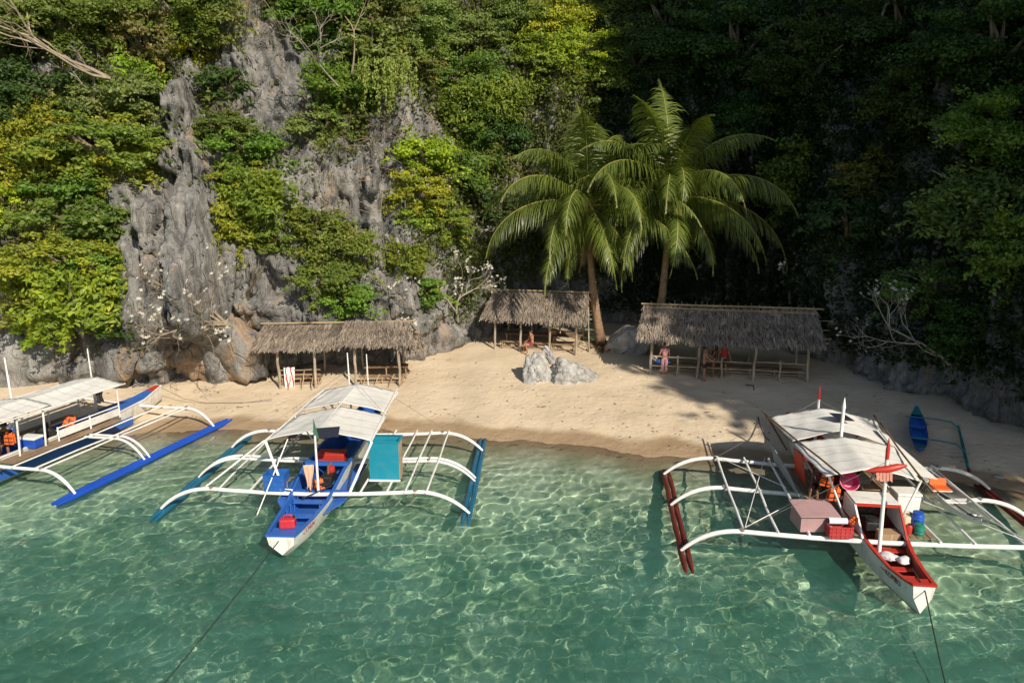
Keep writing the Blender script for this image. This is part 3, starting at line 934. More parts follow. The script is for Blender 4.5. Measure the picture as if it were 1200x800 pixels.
ftop = [(95, 82, 5.9, 40), (238, 77, 5.6, 62), (65, 74, 5.5, 58), (290, 76, 4.6, 70), (200, 68, 5.0, 85), (330, 68, 5.0, 85), (20, 66, 5.2, 75), (150, 64, 5.0, 85), (270, 56, 4.8, 125), (60, 70, 5.0, 70)]
fmid = [(0, 38, 5.6, 80), (38, 34, 5.2, 85), (180, 40, 5.6, 85), (215, 45, 5.3, 95), (300, 42, 5.2, 95), (260, 40, 5.0, 105), (140, 36, 5.2, 85), (100, 40, 5.2, 80), (335, 30, 5.6, 80)]
flow = [(-12, 8, 5.4, 62), (200, 12, 5.4, 80), (232, 5, 5.0, 78), (172, 6, 5.4, 75), (318, 2, 5.3, 68), (345, -8, 5.4, 58), (278, -8, 4.8, 75), (60, 5, 5, 70), (300, -25, 4.4, 58), (215, -22, 4.6, 55)]
PA = palm((7.9, 38.0, gz(7.9, 38.0)), (8.15, 37.2, 9.3), 'taller coconut palm rising behind the right thatched shelter', ftop+fmid+flow, 7)
PB = palm((5.0, 38.3, gz(5.0, 38.3)), (3.9, 37.3, 8.9), 'leaning coconut palm beside the middle hut, with dry brown fronds round its trunk',
          [(a+17, e, L*.97, d, *o) for a, e, L, d, *o in ftop]+[(a-12, e, L, d, *o) for a, e, L, d, *o in fmid]+
          [(a+8, e, L, d, *o) for a, e, L, d, *o in flow]+[(262, -66, 2.9, 20, 1), (300, -60, 2.8, 24, 1), (225, -48, 3.8, 36)], 9)

# ================================================================== BOULDERS
def rock_mesh(seed, s, cuts=13, rough=.12, sub=4, lean=(0, 0), top=None):
    rng = np.random.default_rng(seed)
    bm = bmesh.new()
    bmesh.ops.create_icosphere(bm, subdivisions=sub, radius=1)
    V = np.array([v.co[:] for v in bm.verts]); V /= np.linalg.norm(V, axis=1, keepdims=True)
    N = rng.normal(0, 1, (cuts, 3)); N /= np.linalg.norm(N, axis=1, keepdims=True)
    D = rng.uniform(.62, 1.0, cuts)
    if top is not None:
        N = np.concatenate([N, np.array(top)[:, :3]]); D = np.concatenate([D, np.array(top)[:, 3]])
    dot = V@N.T
    r = np.where(dot > .05, D/np.maximum(dot, .05), 9).min(1)
    r = np.minimum(r, 1.25)
    r = r+rough*fbm(V[:, 0]*2.2+seed, V[:, 1]*2.2, V[:, 2]*2.2, seed=seed, o=4)-rough*.7*np.clip(1-np.abs(vnoise(V[:, 0]*3+seed, V[:, 1]*3, V[:, 2]*3, seed+3))*7, 0, 1)
    Q = V*r[:, None]*np.array(s)
    Q[:, 0] += lean[0]*Q[:, 2]; Q[:, 1] += lean[1]*Q[:, 2]
    for v, q_ in zip(bm.verts, Q): v.co = q_
    me = bpy.data.meshes.new('boulder')
    bm.to_mesh(me); bm.free()
    me.shade_smooth()
    return me
k = NT('boulder_rock')
P_ = k.pos()
c = k.ramp(k.noise(2.2, 8, .68, P_, (1, 1, .8), .6), [(.25, (.10, .10, .10)), (.42, (.26, .255, .24)), (.58, (.43, .42, .395)), (.8, (.60, .58, .54))])
c = k.mix(k.ramp(k.noise(.9, 5, .6, P_), [(.56, (0, 0, 0)), (.68, (.6, .6, .6))]), c, (.34, .22, .13))
k.l(c, k.b.inputs['Base Color']); k.b.inputs['Roughness'].default_value = .9; k.b.inputs['Specular IOR Level'].default_value = .2
k.bump(k.noise(4, 7, .62, P_), .7, .10)
M_boulder = k.m
def boulder(loc, s, seed, label, rz=0.0, m=None, **kw):
    o = link(bpy.data.objects.new('boulder', rock_mesh(seed, s, **kw)))
    o.data.materials.append(m or M_boulder)
    o.location = loc; o.rotation_euler = (0, 0, rz)
    return tag(o, label, 'boulder')
def on_sand(px, py, z=.95):
    p = on_z(px, py, z)
    for _ in range(5): p = on_z(px, py, gz(p.x, p.y))
    return p
p = on_sand(631, 448)
boulder((p.x, p.y+.45, p.z+.40), (.95, .85, 1.15), 12, 'pale chunky boulder on the open sand, left one of the pair', .3, cuts=0, rough=.10, sub=5, top=[(-.62, -.55, .55, .50), (.45, -.75, .48, .50), (.1, .45, .88, .80), (-.95, .2, .2, .70), (.93, .1, .35, .58), (-.1, -.97, -.1, .75), (0, .98, .1, .8)])
p = on_sand(667, 450)
boulder((p.x, p.y+.5, p.z+.30), (1.3, .9, 1.25), 15, 'long wedge shaped grey boulder on the open sand, right one of the pair', -.1, cuts=0, rough=.10, sub=5, top=[(.50, -.12, .86, .42), (-.88, -.25, .40, .52), (-.15, -.86, .48, .48), (.35, -.92, .15, .55), (0, .6, .8, .62), (.1, .98, .1, .75), (.9, -.4, .1, .95)])
p = on_sand(651, 448)
boulder((p.x-.18, p.y+.75, p.z+1.02), (.34, .30, .55), 19, 'dark pointed slab wedged between the two boulders on the sand', .2, lean=(-.35, .1), top=[(.8, -.2, .5, .55), (-.6, -.5, .5, .55)])
p = on_sand(738, 418)
boulder((p.x, p.y+1.0, p.z+.35), (1.15, .9, 1.0), 23, 'dark rounded boulder in the shade between the palm and the right shelter', 0, rough=.08)
for i_, (px, py, s, sd, lab) in enumerate((
    (262, 408, (1.9, 1.2, 1.9), 31, 'large pale grey boulder at the cliff foot left of the long shelter'),
    (222, 415, (1.25, 1.0, 1.5), 34, 'rust stained boulder at the cliff foot under the flowering branches'),
    (180, 412, (1.7, 1.0, 1.35), 37, 'mottled brown boulder at the cliff foot left of the rust stained one'),
    (128, 420, (1.35, .9, 1.1), 39, 'rounded tan boulder at the cliff foot above the beached outrigger boat'),
    (72, 425, (1.5, .9, 1.25), 43, 'grey cracked boulder at the cliff foot behind the left canopy'),
    (20, 428, (1.6, .9, 1.3), 47, 'dull grey boulder at the cliff foot by the left edge'),
    (514, 402, (1.1, .9, 1.3), 51, 'smooth grey boulder at the right end of the long shelter'))):
    p, _ = at(px, py)
    boulder((p.x, p.y+(.45 if px < 900 else .8), p.z), s, sd, lab, .3*(i_ % 3-1), m=M_rust if 100 < px < 300 else M_rock, cuts=9, rough=.17)
for i_, (px, py, s, lab) in enumerate(((203, 443, .16, 'small flat stone on the sand below the rust stained boulder'), (140, 447, .22, 'low stone on the sand behind the left canopy'), (1172, 537, .14, 'pale stone lying on the shaded sand at the right'), (242, 466, .07, 'small brown stone on the sand left of the long shelter'))):
    p = on_z(px, py, .8); p.z = gz(p.x, p.y)
    boulder(p, (s*1.6, s, s*.6), 70+i_, lab, sub=2, rough=.1)

# ================================================================== THATCHED SHELTERS
k = NT('thatch')
t = k.n('ShaderNodeAttribute', attribute_name='tint').outputs['Fac']
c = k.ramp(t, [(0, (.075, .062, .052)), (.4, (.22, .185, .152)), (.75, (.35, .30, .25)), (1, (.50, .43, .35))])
c = k.mix(1.0, c, k.ramp(k.noise(1.1, 4, .6, k.pos()), [(.3, (.62, .60, .58)), (.7, (1.15, 1.12, 1.08))]), 'MULTIPLY')
k.l(c, k.b.inputs['Base Color']); k.b.inputs['Roughness'].default_value = .95; k.b.inputs['Specular IOR Level'].default_value = .1
M_thatch = k.m
M_post = wood('driftwood_post', (.26, .21, .155), (.52, .44, .34), 11)
M_bam = wood('bamboo_rail', (.24, .17, .10), (.50, .38, .23), 11, axis=(.15, 1, 1))
M_plank = wood('bench_plank', (.17, .10, .06), (.38, .25, .15), 9, axis=(.2, 1, 1))
def thatch_slope(root, name, a, b_, c_, d_, rows, seed, bw=.05, fringe=.17, dark=None, sag=.035):
    """blades laid in rows from the eave a-b up to the ridge d-c"""
    rng = np.random.default_rng(seed)
    a, b_, c_, d_ = (np.array(q_, float) for q_ in (a, b_, c_, d_))
    nrm = np.cross(b_-a, d_-a); nrm /= np.linalg.norm(nrm)
    V, F, T = [], [], []
    W = np.linalg.norm(b_-a)
    n = int(W/bw)
    cnt = 0
    for r_ in range(rows+1):
        v0 = r_/rows
        for lay in (0, 1):
            u = (np.arange(n)+rng.uniform(0, 1, n))/n
            ph = np.clip(v0+rng.normal(0, .05, n), 0, 1.02)
            top = (a+(b_-a)*u[:, None])*(1-ph[:, None])+(d_+(c_-d_)*u[:, None])*ph[:, None]
            dn = (a+(b_-a)*u[:, None])-(d_+(c_-d_)*u[:, None]); dn /= np.linalg.norm(dn, axis=1, keepdims=True)
            dn = dn+(b_-a)/W*rng.normal(0, .16, (n, 1))
            L = rng.uniform(.30, .52, (n, 1)) if r_ else rng.uniform(.10, fringe*1.6, (n, 1))
            if r_ == 0: dn = dn+np.array([0, 0, -.5])
            sd = (b_-a)/W*bw*rng.uniform(.35, .75, (n, 1))
            lift = nrm*(.02+.035*rng.random((n, 1)))
            e = top+dn*L+nrm*rng.uniform(-.02, .05, (n, 1))
            sg_ = np.zeros((n, 3)); sg_[:, 2] = -sag*np.sin(math.pi*u)+.035*np.sin(u*23+seed)*(1-v0)
            top = top+sg_; e = e+sg_
            V.append(np.stack([top-sd+lift*.3, top+sd+lift*.3, e+sd*.5+lift, e-sd*.5+lift], 1).reshape(-1, 3))
            F.append(np.arange(4*n).reshape(n, 4)+cnt); cnt += 4*n
            tt = np.clip(rng.normal(.45, .2, n)+.1*math.sin(r_*2.1), 0, 1)
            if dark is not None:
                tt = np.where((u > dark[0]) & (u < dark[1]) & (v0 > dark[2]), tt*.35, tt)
            T.append(np.repeat(tt, 4))
    o = np_mesh(name, np.concatenate(V), np.concatenate(F), M_thatch, root, False, np.concatenate(T))
    o['kind'] = 'stuff'
    dz_ = Vector(nrm)*-.10-Vector((0, 0, sag*.6))
    m_ = MB().plate([Vector(a)+dz_, Vector(b_)+dz_, Vector(c_)+dz_, Vector(d_)+dz_], .03)
    m_.build('light_block_board', paint('thatch_underside', (.14, .10, .07), .95, .3), root)  # solid board added under the blades to block light
    return o
def pole(root, name, p, q, r, m, rng, bend=.03, n=7):
    p, q = Vector(p), Vector(q)
    pts = [p.lerp(q, i_/5)+Vector((rng.uniform(-bend, bend), rng.uniform(-bend, bend), rng.uniform(-bend, bend)*.4)) for i_ in range(6)]
    pts[0], pts[-1] = p, q
    return MB().tube(pts, [r*rng.uniform(.88, 1.12) for _ in range(6)], n).build(name, m, root, 50)
def shelter(loc, rz, W, D, ez, rzg, label, posts, seed, over=.35, dark=None, split=None):
    """local x along the front eave, y to the back; ez, rzg: eave and ridge height over the sand"""
    rng = random.Random(seed)
    root = thing('thatched_shelter', label, 'shelter', loc, rz, 'thatched shelters on the beach')
    h = W/2
    jit = lambda: rng.uniform(-.05, .05)
    fe = [(-h-.25, -over, ez-.22+jit()), (h+.25, -over, ez-.22+jit())]
    rg = [(-h-.05, D*.5, rzg+jit()), (h+.05, D*.5, rzg+jit())]
    be = [(-h-.25, D+over, ez-.2), (h+.25, D+over, ez-.2)]
    if split is None:
        thatch_slope(root, 'thatch', fe[0], fe[1], rg[1], rg[0], 9, seed, dark=dark)
    else:                                                  # two lengths of roof, the second lapped over the first
        mf, mr = Vector(fe[0]).lerp(Vector(fe[1]), split), Vector(rg[0]).lerp(Vector(rg[1]), split+.03)
        up = Vector((0, -.05, .16))
        thatch_slope(root, 'thatch', fe[0], mf, mr, rg[0], 9, seed, dark=dark)
        thatch_slope(root, 'thatch', mf+up-Vector((.15, 0, 0)), Vector(fe[1])+up*.5, Vector(rg[1])+up*.5, mr+up-Vector((.15, 0, 0)), 9, seed+7)
    thatch_slope(root, 'thatch', be[1], be[0], rg[0], rg[1], 7, seed+1)
    rc = MB()
    pole(root, 'ridge_pole', Vector(rg[0])+Vector((-.12, 0, .08)), Vector(rg[1])+Vector((.3, 0, .08)), .045, M_bam, rng, .02)
    for y_ in (0, D): pole(root, 'eave_pole', (-h-.1, y_, ez-.16), (h+.45, y_, ez-.16), .04, M_bam, rng, .02)
    for x_ in posts:
        pole(root, 'post', (x_+rng.uniform(-.08, .08), rng.uniform(-.05, .05), -.25), (x_, 0, ez+.02), .065, M_post, rng, .03, 8)
        pole(root, 'post', (x_+rng.uniform(-.08, .08), D, -.2), (x_, D, ez+.02), .055, M_post, rng, .03, 8)
        pole(root, 'rafter', (x_, -over*.8, ez-.36), (x_, D*.5, rzg-.24), .03, M_bam, rng, .01)
    return root, rng
def trestle(root, rng, x0, x1, y, z, dp=.45, name='bench', planks=3, legs=3):
    """a plank seat or table on crossed sticks that is built into the shelter"""
    t_ = bpy.data.objects.new(name, None); t_.empty_display_size = .1; link(t_, root)
    for i_ in range(planks):
        yy = y+(i_+.5)*dp/planks
        MB().box(((x0+x1)/2, yy, z+rng.uniform(-.008, .008)), (x1-x0, dp/planks-.02, .035)).build('plank', M_plank, t_)
    for i_ in range(legs):
        x_ = x0+.12+(x1-x0-.24)*i_/(legs-1)
        for yy in (y+.04, y+dp-.04):
            pole(t_, 'leg', (x_+rng.uniform(-.1, .1), yy, -.2), (x_, yy, z-.01), .032, M_bam, rng, .02, 6)
    pole(t_, 'stretcher', (x0, y+.05, z*.45), (x1, y+.05, z*.45), .025, M_bam, rng, .02, 6)
    return t_
def front(a, b_, eave, ridge, D, over=.35):
    """stand a shelter on the sand between two of its front posts"""
    p, q_ = on_sand(*a), on_sand(*b_)
    m_ = (p+q_)/2
    rz = math.atan2(q_.y-p.y, q_.x-p.x)
    xm = (a[0]+b_[0])/2
    e = on_y(xm, eave, m_.y-over).z-m_.z; r_ = on_y(xm, ridge, m_.y+D*.5).z-m_.z
    return m_, rz, (q_-p).length, e+.3, r_-.05
# long shelter on the left
m_, rz_, w_, e_, r_ = front((322, 456), (466, 452), 407, 377, 2.3)
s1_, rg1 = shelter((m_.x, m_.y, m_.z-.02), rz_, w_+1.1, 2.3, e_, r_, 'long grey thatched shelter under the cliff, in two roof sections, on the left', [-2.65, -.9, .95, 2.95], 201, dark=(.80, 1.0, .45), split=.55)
trestle(s1_, rg1, -2.7, -.75, .35, .42)
trestle(s1_, rg1, 1.2, 3.3, .9, .72, .7, 'table', 4, 3)
trestle(s1_, rg1, 1.0, 3.2, .25, .42, .3, 'bench', 2, 3)
for zz_ in (.62, .85): pole(s1_, 'rail', (-2.75, .25, zz_), (-.75, .25, zz_), .028, M_bam, rg1)
for x_ in (-2.2, -1.6, -1.15): pole(s1_, 'prop', (x_, -.35, -.2), (x_+.1, .3, .8), .025, M_bam, rg1)
for x_ in (1.3, 1.9, 2.6, 3.1): pole(s1_, 'prop', (x_-.25, -.45, -.2), (x_+.1, .3, .55), .025, M_bam, rg1)
thatch_slope(s1_, 'thatch', (3.35, -.15, 1.7), (4.15, .2, 1.72), (4.0, 1.3, 2.15), (3.4, 1.3, 2.3), 5, 260)
# towel on its rail
p = s1_.location+Vector((-2.45, .12, .0))
V = []; F = []
for j_ in range(11):
    for i_ in range(7):
        x_ = (i_/6-.5)*.5; zt = j_/10
        V.append((x_*(1-.12*zt), -.06-.05*math.sin(i_*1.9+zt*2)-.03*zt, -zt*.95))
for j_ in range(10):
    for i_ in range(6):
        a = j_*7+i_; F.append((a, a+1, a+8, a+7))
k = NT('towel_cloth')
wv = k.n('ShaderNodeTexWave'); wv.inputs['Scale'].default_value = 1.4; wv.inputs['Distortion'].default_value = 5; k.l(k.obj(), wv.inputs['Vector'])
k.l(k.ramp(wv.outputs[0], [(.78, (.80, .78, .76)), (.86, (.62, .05, .05))]), k.b.inputs['Base Color']); k.b.inputs['Roughness'].default_value = .95
tw = np_mesh('towel', V, F, k.m); tw.location = s1_.location+Vector((-2.2, .08, 1.0)); tw.rotation_euler = (0, 0, R(3))
tag(tw, 'white towel with red pattern hung on the rail of the left shelter', 'towel')
# middle hut
m_, rz_, w_, e_, r_ = front((577, 409), (677, 416), 375, 341, 2.6)
s2_, rg2 = shelter((m_.x, m_.y, m_.z-.02), rz_, w_+.5, 2.6, e_, r_, 'small thatched hut with brown patchy roof in the middle of the beach', [-2.2, -.75, .85, 2.25], 221)
trestle(s2_, rg2, -1.95, 2.3, .95, .74, .8, 'table', 5, 4)
trestle(s2_, rg2, -2.0, 2.35, .2, .44, .3, 'bench', 2, 4)
for x_ in (2.35,): pole(s2_, 'post', (x_+.55, .6, -.2), (x_+.35, .9, 2.6), .04, M_post, rg2)
# right shelter
m_, rz_, w_, e_, r_ = front((760, 438), (945, 448), 402, 359, 2.6)
s3_, rg3 = shelter((m_.x, m_.y, m_.z-.02), rz_, w_+.7, 2.6, e_, r_, 'widest thatched shelter with pale ridge pole, half in shade on the right', [-3.5, -1.25, 1.3, 3.55], 241)
trestle(s3_, rg3, -3.4, 3.5, .55, .42, .4, 'bench', 3, 7)
for x0, x1, zz_ in ((-3.6, -1.2, .45), (-1.2, 1.3, .45), (1.3, 3.6, .45), (-3.6, -1.2, .88), (-1.2, 1.3, .80), (1.3, 3.6, .85)):
    pole(s3_, 'rail', (x0, .06, zz_+rg3.uniform(-.03, .03)), (x1, .06, zz_), .03, M_post, rg3)
for x_ in (-2.25, -.2, 2.4): pole(s3_, 'short_post', (x_, .1, -.2), (x_, .1, .98), .045, M_post, rg3)
for i_ in range(26):
    x_ = -3.7+7.5*i_/25+rg3.uniform(-.08, .08)
    pole(s3_, 'ridge_peg', (x_, 1.2, r_-.13), (x_+rg3.uniform(-.05, .05), 1.38, r_+.2+rg3.uniform(-.04, .06)), .012, M_bam, rg3, .0, 4)
pole(s3_, 'ridge_batten', (-3.85, 1.12, r_-.08), (3.9, 1.12, r_-.1), .035, M_bam, rg3, .02)
for zz_, l_ in ((2.0, .7), (2.35, .6), (2.75, .8), (1.95, .5)): pole(s3_, 'purlin', (3.7, .5+(zz_-2)*.6, zz_), (3.9+l_, .5+(zz_-2)*.6, zz_+.03), .022, M_bam, rg3, .0, 5)

# ================================================================== OUTRIGGER BOATS
M_white = paint('white_boat_paint', (.78, .77, .73), .45, .45, (.42, .38, .31), 3.5)
M_whitepole = paint('white_pole_paint', (.80, .79, .76), .5, .45, (.40, .36, .30), 5)
M_blue = paint('blue_boat_paint', (.028, .125, .45), .4, .35, (.05, .08, .16), 4)
M_bluef = paint('blue_float_paint', (.012, .075, .46), .38, .3, (.05, .09, .2), 3)
M_teal = paint('teal_float_paint', (.010, .12, .22), .4, .4, (.03, .07, .09), 4)
M_cyan = paint('cyan_cabin_paint', (.012, .235, .335), .4, .35, (.10, .22, .25), 3)
M_red = paint('red_boat_paint', (.46, .035, .022), .42, .4, (.22, .05, .04), 4)
M_darkred = paint('dark_red_float_paint', (.13, .017, .013), .45, .5, (.05, .02, .018), 5)
M_tarp = paint('white_tarp', (.70, .69, .65), .75, .45, (.45, .42, .36), 2.2, .2)
_tn = M_tarp.node_tree; _bs = _tn.nodes['Principled BSDF']; _lk = _bs.inputs['Base Color'].links[0].from_socket
_wv = _tn.nodes.new('ShaderNodeTexWave'); _wv.bands_direction = 'Y'; _wv.inputs['Scale'].default_value = .55; _wv.inputs['Distortion'].default_value = .6
_tc = _tn.nodes.new('ShaderNodeTexCoord'); _tn.links.new(_tc.outputs['Object'], _wv.inputs[0])
_rp = _tn.nodes.new('ShaderNodeValToRGB'); _rp.color_ramp.elements[0].position = .0; _rp.color_ramp.elements[0].color = (.74, .73, .70, 1); _rp.color_ramp.elements[1].position = .035; _rp.color_ramp.elements[1].color = (1, 1, 1, 1)
_tn.links.new(_wv.outputs[0], _rp.inputs[0])
_mx = _tn.nodes.new('ShaderNodeMix'); _mx.data_type = 'RGBA'; _mx.blend_type = 'MULTIPLY'; _mx.inputs[0].default_value = 1
_tn.links.new(_lk, _mx.inputs[6]); _tn.links.new(_rp.outputs[0], _mx.inputs[7]); _tn.links.new(_mx.outputs[2], _bs.inputs['Base Color'])
M_deck = wood('deck_plank', (.17, .115, .075), (.40, .29, .19), 8, axis=(1, .15, 1))
M_black = paint('black_rubber', (.018, .018, .02), .5, .3, (.08, .07, .06))
M_rope = paint('grey_rope', (.20, .18, .15), .9, .3)
M_dkrope = paint('dark_green_rope', (.020, .030, .024), .8, .2)
M_bamboo = wood('brown_bamboo', (.12, .075, .045), (.28, .19, .115), 10, axis=(1, .15, 1))
k = NT('solar_cell')
br = k.n('ShaderNodeTexBrick'); br.offset = 0; br.inputs['Scale'].default_value = 9; br.inputs['Color1'].default_value = (.010, .014, .03, 1); br.inputs['Color2'].default_value = (.012, .016, .035, 1)
br.inputs['Mortar'].default_value = (.10, .10, .11, 1); br.inputs['Mortar Size'].default_value = .012; k.l(k.obj(), br.inputs['Vector']); k.l(br.outputs[0], k.b.inputs['Base Color']); k.b.inputs['Roughness'].default_value = .3
M_solar = k.m

k = NT('boat_hull_paint')
hn = k.noise(3.5, 6, .65, k.obj()); hs = k.noise(9, 5, .7, k.obj(), (1, 1, .12))
hc = k.mix(k.math('MULTIPLY', k.ramp(hn, [(.5, (0, 0, 0)), (.7, (1, 1, 1))]), .5), (.78, .77, .73), (.46, .42, .34))
hc = k.mix(k.math('MULTIPLY', k.ramp(hs, [(.52, (0, 0, 0)), (.66, (1, 1, 1))]), .5), hc, (.40, .34, .26))
hz_ = k.n('ShaderNodeSeparateXYZ'); k.l(k.obj(), hz_.inputs[0])
hw_ = k.ramp(k.math('ADD', hz_.outputs[2], k.math('MULTIPLY', hn, .16)), [(.14, (1, 1, 1)), (.22, (0, 0, 0))])
k.l(k.mix(k.math('MULTIPLY', hw_, .8), hc, (.16, .17, .10)), k.b.inputs['Base Color'])
k.b.inputs['Roughness'].default_value = .5
k.bump(k.noise(7, 5, .6, k.obj(), (1, .2, 1)), .2, .012)
M_hull = k.m
class Boat:
    def __init__(self, label, ox, oy, rz):
        self.root = thing('outrigger_boat', label, 'boat', (ox, oy, 0), R(rz), 'outrigger boats')
        self.rz = R(rz); self.o = Vector((ox, oy, 0)); self.rng = random.Random(int(abs(ox)*100))
    def w(self, x, y, z):
        c_, s_ = math.cos(self.rz), math.sin(self.rz)
        return self.o+Vector((c_*x-s_*y, s_*x+c_*y, z))
    def hull(self, st, m_out, m_in, m_gun, floor=.22, th=.045):
        """st: (y, half beam at the top, top z, half beam at the chine, chine z, keel z)"""
        b = MB(); vs = []; fs = []
        for y_, bt, zt, bc, zc, zk in st:
            vs += [(-bt, y_, zt), (-bc, y_+.02, zc), (0, y_+.04, zk), (bc, y_+.02, zc), (bt, y_, zt)]
        n = len(st)
        for i_ in range(n-1):
            for j_ in range(4): a = i_*5+j_; fs.append((a+1, a, a+5, a+6))
        fs.append((0, 1, 2, 3, 4)); e = (n-1)*5; fs.append((e+4, e+3, e+2, e+1, e))
        b.add(vs, fs); b.build('hull', m_out, self.root, 35)
        vs = []; fs = []
        for i_, (y_, bt, zt, bc, zc, zk) in enumerate(st):
            y2 = y_+(.05 if i_ == 0 else (-.05 if i_ == n-1 else 0))
            fl = max(floor, zk+.12)
            bf = ((bc+(bt-bc)*(fl-zc)/(zt-zc)) if fl > zc else bc*(fl-zk)/(zc-zk+1e-6)*.92)-th*1.2
            vs += [(-bt+th, y2, zt-.005), (-bf, y2, fl), (bf, y2, fl), (bt-th, y2, zt-.005)]
        for i_ in range(n-1):
            for j_ in range(3): a = i_*4+j_; fs.append((a, a+1, a+5, a+4))
        fs.append((3, 2, 1, 0)); e = (n-1)*4; fs.append((e, e+1, e+2, e+3))
        MB().add(vs, fs).build('hull_lining', m_in, self.root, 35)
        for sg in (-1, 1):
            b = MB()
            for i_ in range(n-1):
                p = Vector((sg*(st[i_][1]-.01), st[i_][0], st[i_][2]+.006)); q_ = Vector((sg*(st[i_+1][1]-.01), st[i_+1][0], st[i_+1][2]+.006))
                b.beam(p, q_, .085, .05)
            b.build('gunwale', m_gun, self.root)
        for y_, s_ in ((st[0][0], st[0]), (st[-1][0], st[-1])):
            b = MB().box((0, y_+(.03 if y_ < 3 else -.03), s_[2]+.008), (s_[1]*2+.05, .10, .05)); b.build('gunwale', m_gun, self.root)
    def box(self, name, c_, s_, m, rot=None, bevel=.012, parent=None, top=1.0):
        return MB().box(c_, s_, rot, 0, top).build(name, m, parent or self.root, None, bevel)
    def pole(self, name, p, q_, r, m, n=8, parent=None, r2=None, bend=.0):
        p, q_ = Vector(p), Vector(q_)
        pts = [p.lerp(q_, i_/4)+Vector((self.rng.uniform(-bend, bend), 0, self.rng.uniform(-bend, bend)))*(0 if i_ in (0, 4) else 1) for i_ in range(5)]
        rr = [r+((r2 if r2 is not None else r)-r)*i_/4 for i_ in range(5)]
        return MB().tube(pts, rr, n).build(name, m, parent or self.root, 45)
    def boom(self, y_, xe, xo, z, m, r=.06, ye=None, arch=.10, sides=(-1, 1), zo=.16, back=0.0):
        """a beam across the boat that bends down to the floats"""
        for sg in sides:
            pts = [Vector((0, y_, z)), Vector((sg*xe*.5, y_+back*.3, z+arch*.3)), Vector((sg*xe*.85, y_+back*.7, z+arch*.75))]
            pts += bez((sg*xe, y_+back, z+arch), (sg*(xe+.62*(xo-xe)), y_+back, z+arch+.02), (sg*(xo+.08), y_+back, zo), 9)
            MB().tube(pts, [r]*(len(pts)-4)+[r*.95, r*.88, r*.8, r*.7], 8).build('boom', m, self.root, 50)
            # lashing where it meets the float
            for yy in (-.05, .05):
                MB().lathe([(r*1.05, -.03), (r*1.2, 0), (r*1.05, .03)], 8, (0, 0, 0)).build('lashing', M_rope, self.root, 50).location = (sg*xe, y_+back+yy*0, z+arch+yy)
    def float(self, x, y0, y1, m, r=.075, z=.10, gap=.15, curve=.0, tip=None):
        for s_ in (-.5, .5):
            pts = [(x+s_*gap+self.rng.uniform(-.015, .015), y0+(y1-y0)*t, z+curve*(2*t-1)**2+(.16*max(0, (t-.9)*10)**2 if tip else 0)) for t in [i_/12 for i_ in range(13)]]
            MB().tube(pts, [r*.55]+[r*self.rng.uniform(.94, 1.06) for _ in range(11)]+[r*.6], 9).build('float_pole', m, self.root, 50)
    def tarp(self, y0, y1, hw0, hw1, ze, zr, xc0=0.0, xc1=0.0, sag=.05, name='canopy', m=None, seed=0):
        nx, ny = 25, 17
        V = []; F = []
        rg = np.random.default_rng(seed+5)
        for j_ in range(ny):
            t = j_/(ny-1)
            hw = hw0+(hw1-hw0)*t; xc = xc0+(xc1-xc0)*t
            for i_ in range(nx):
                u = i_/(nx-1)*2-1
                zz_ = zr-(zr-ze)*abs(u)**1.15-sag*math.sin(math.pi*t)*(.4+.6*abs(math.sin(math.pi*u)))
                zz_ += .014*math.sin(7*u+3*t+seed)*math.sin(math.pi*t)+.010*math.sin(17*u*(.5+t)+seed)
                V.append((xc+u*hw, y0+(y1-y0)*t+.10*math.sin(math.pi*(u*.5+.5))*(1 if j_ == 0 else (-1 if j_ == ny-1 else 0))*.6, zz_))
        for j_ in range(ny-1):
            for i_ in range(nx-1):
                a = j_*nx+i_; F.append((a, a+1, a+nx+1, a+nx))
        o = np_mesh(name, V, F, m or M_tarp, self.root)
        s_ = o.modifiers.new('cloth', 'SOLIDIFY'); s_.thickness = .008
        return o
    def thing(self, name, label, cat, x, y_, z, rz=0.0, group=None):
        return thing(name, label, cat, self.w(x, y_, z), self.rz+rz, group)
    def line(self, p, q_, r=.008, m=None, sag=.0, name='stay'):
        return MB().tube(sagline(p, q_, sag, 8), r, 5).build(name, m or M_rope, self.root, 60)

def text_mesh(s, size, m, parent, loc, rot, shear=0.0, ext=.002):
    cu = bpy.data.curves.new('lettering', 'FONT')
    cu.body = s; cu.size = size; cu.shear = shear; cu.extrude = ext; cu.resolution_u = 2; cu.align_x = 'CENTER'
    to = bpy.data.objects.new('lettering', cu); C.objects.link(to)
    dg = bpy.context.evaluated_depsgraph_get(); dg.update()
    me = bpy.data.meshes.new_from_object(to.evaluated_get(dg))
    bpy.data.objects.remove(to)
    me.materials.clear(); me.materials.append(m)
    o = link(bpy.data.objects.new('lettering', me), parent)
    M = Matrix.Translation(Vector(loc)) @ rot
    o.matrix_local = M
    return o
def frame(xv, nv):
    """rotation with x along xv and z along nv"""
    x_ = Vector(xv).normalized(); z = Vector(nv); z = (z-x_*z.dot(x_)).normalized(); y_ = z.cross(x_)
    return Matrix((x_, y_, z)).transposed().to_4x4()
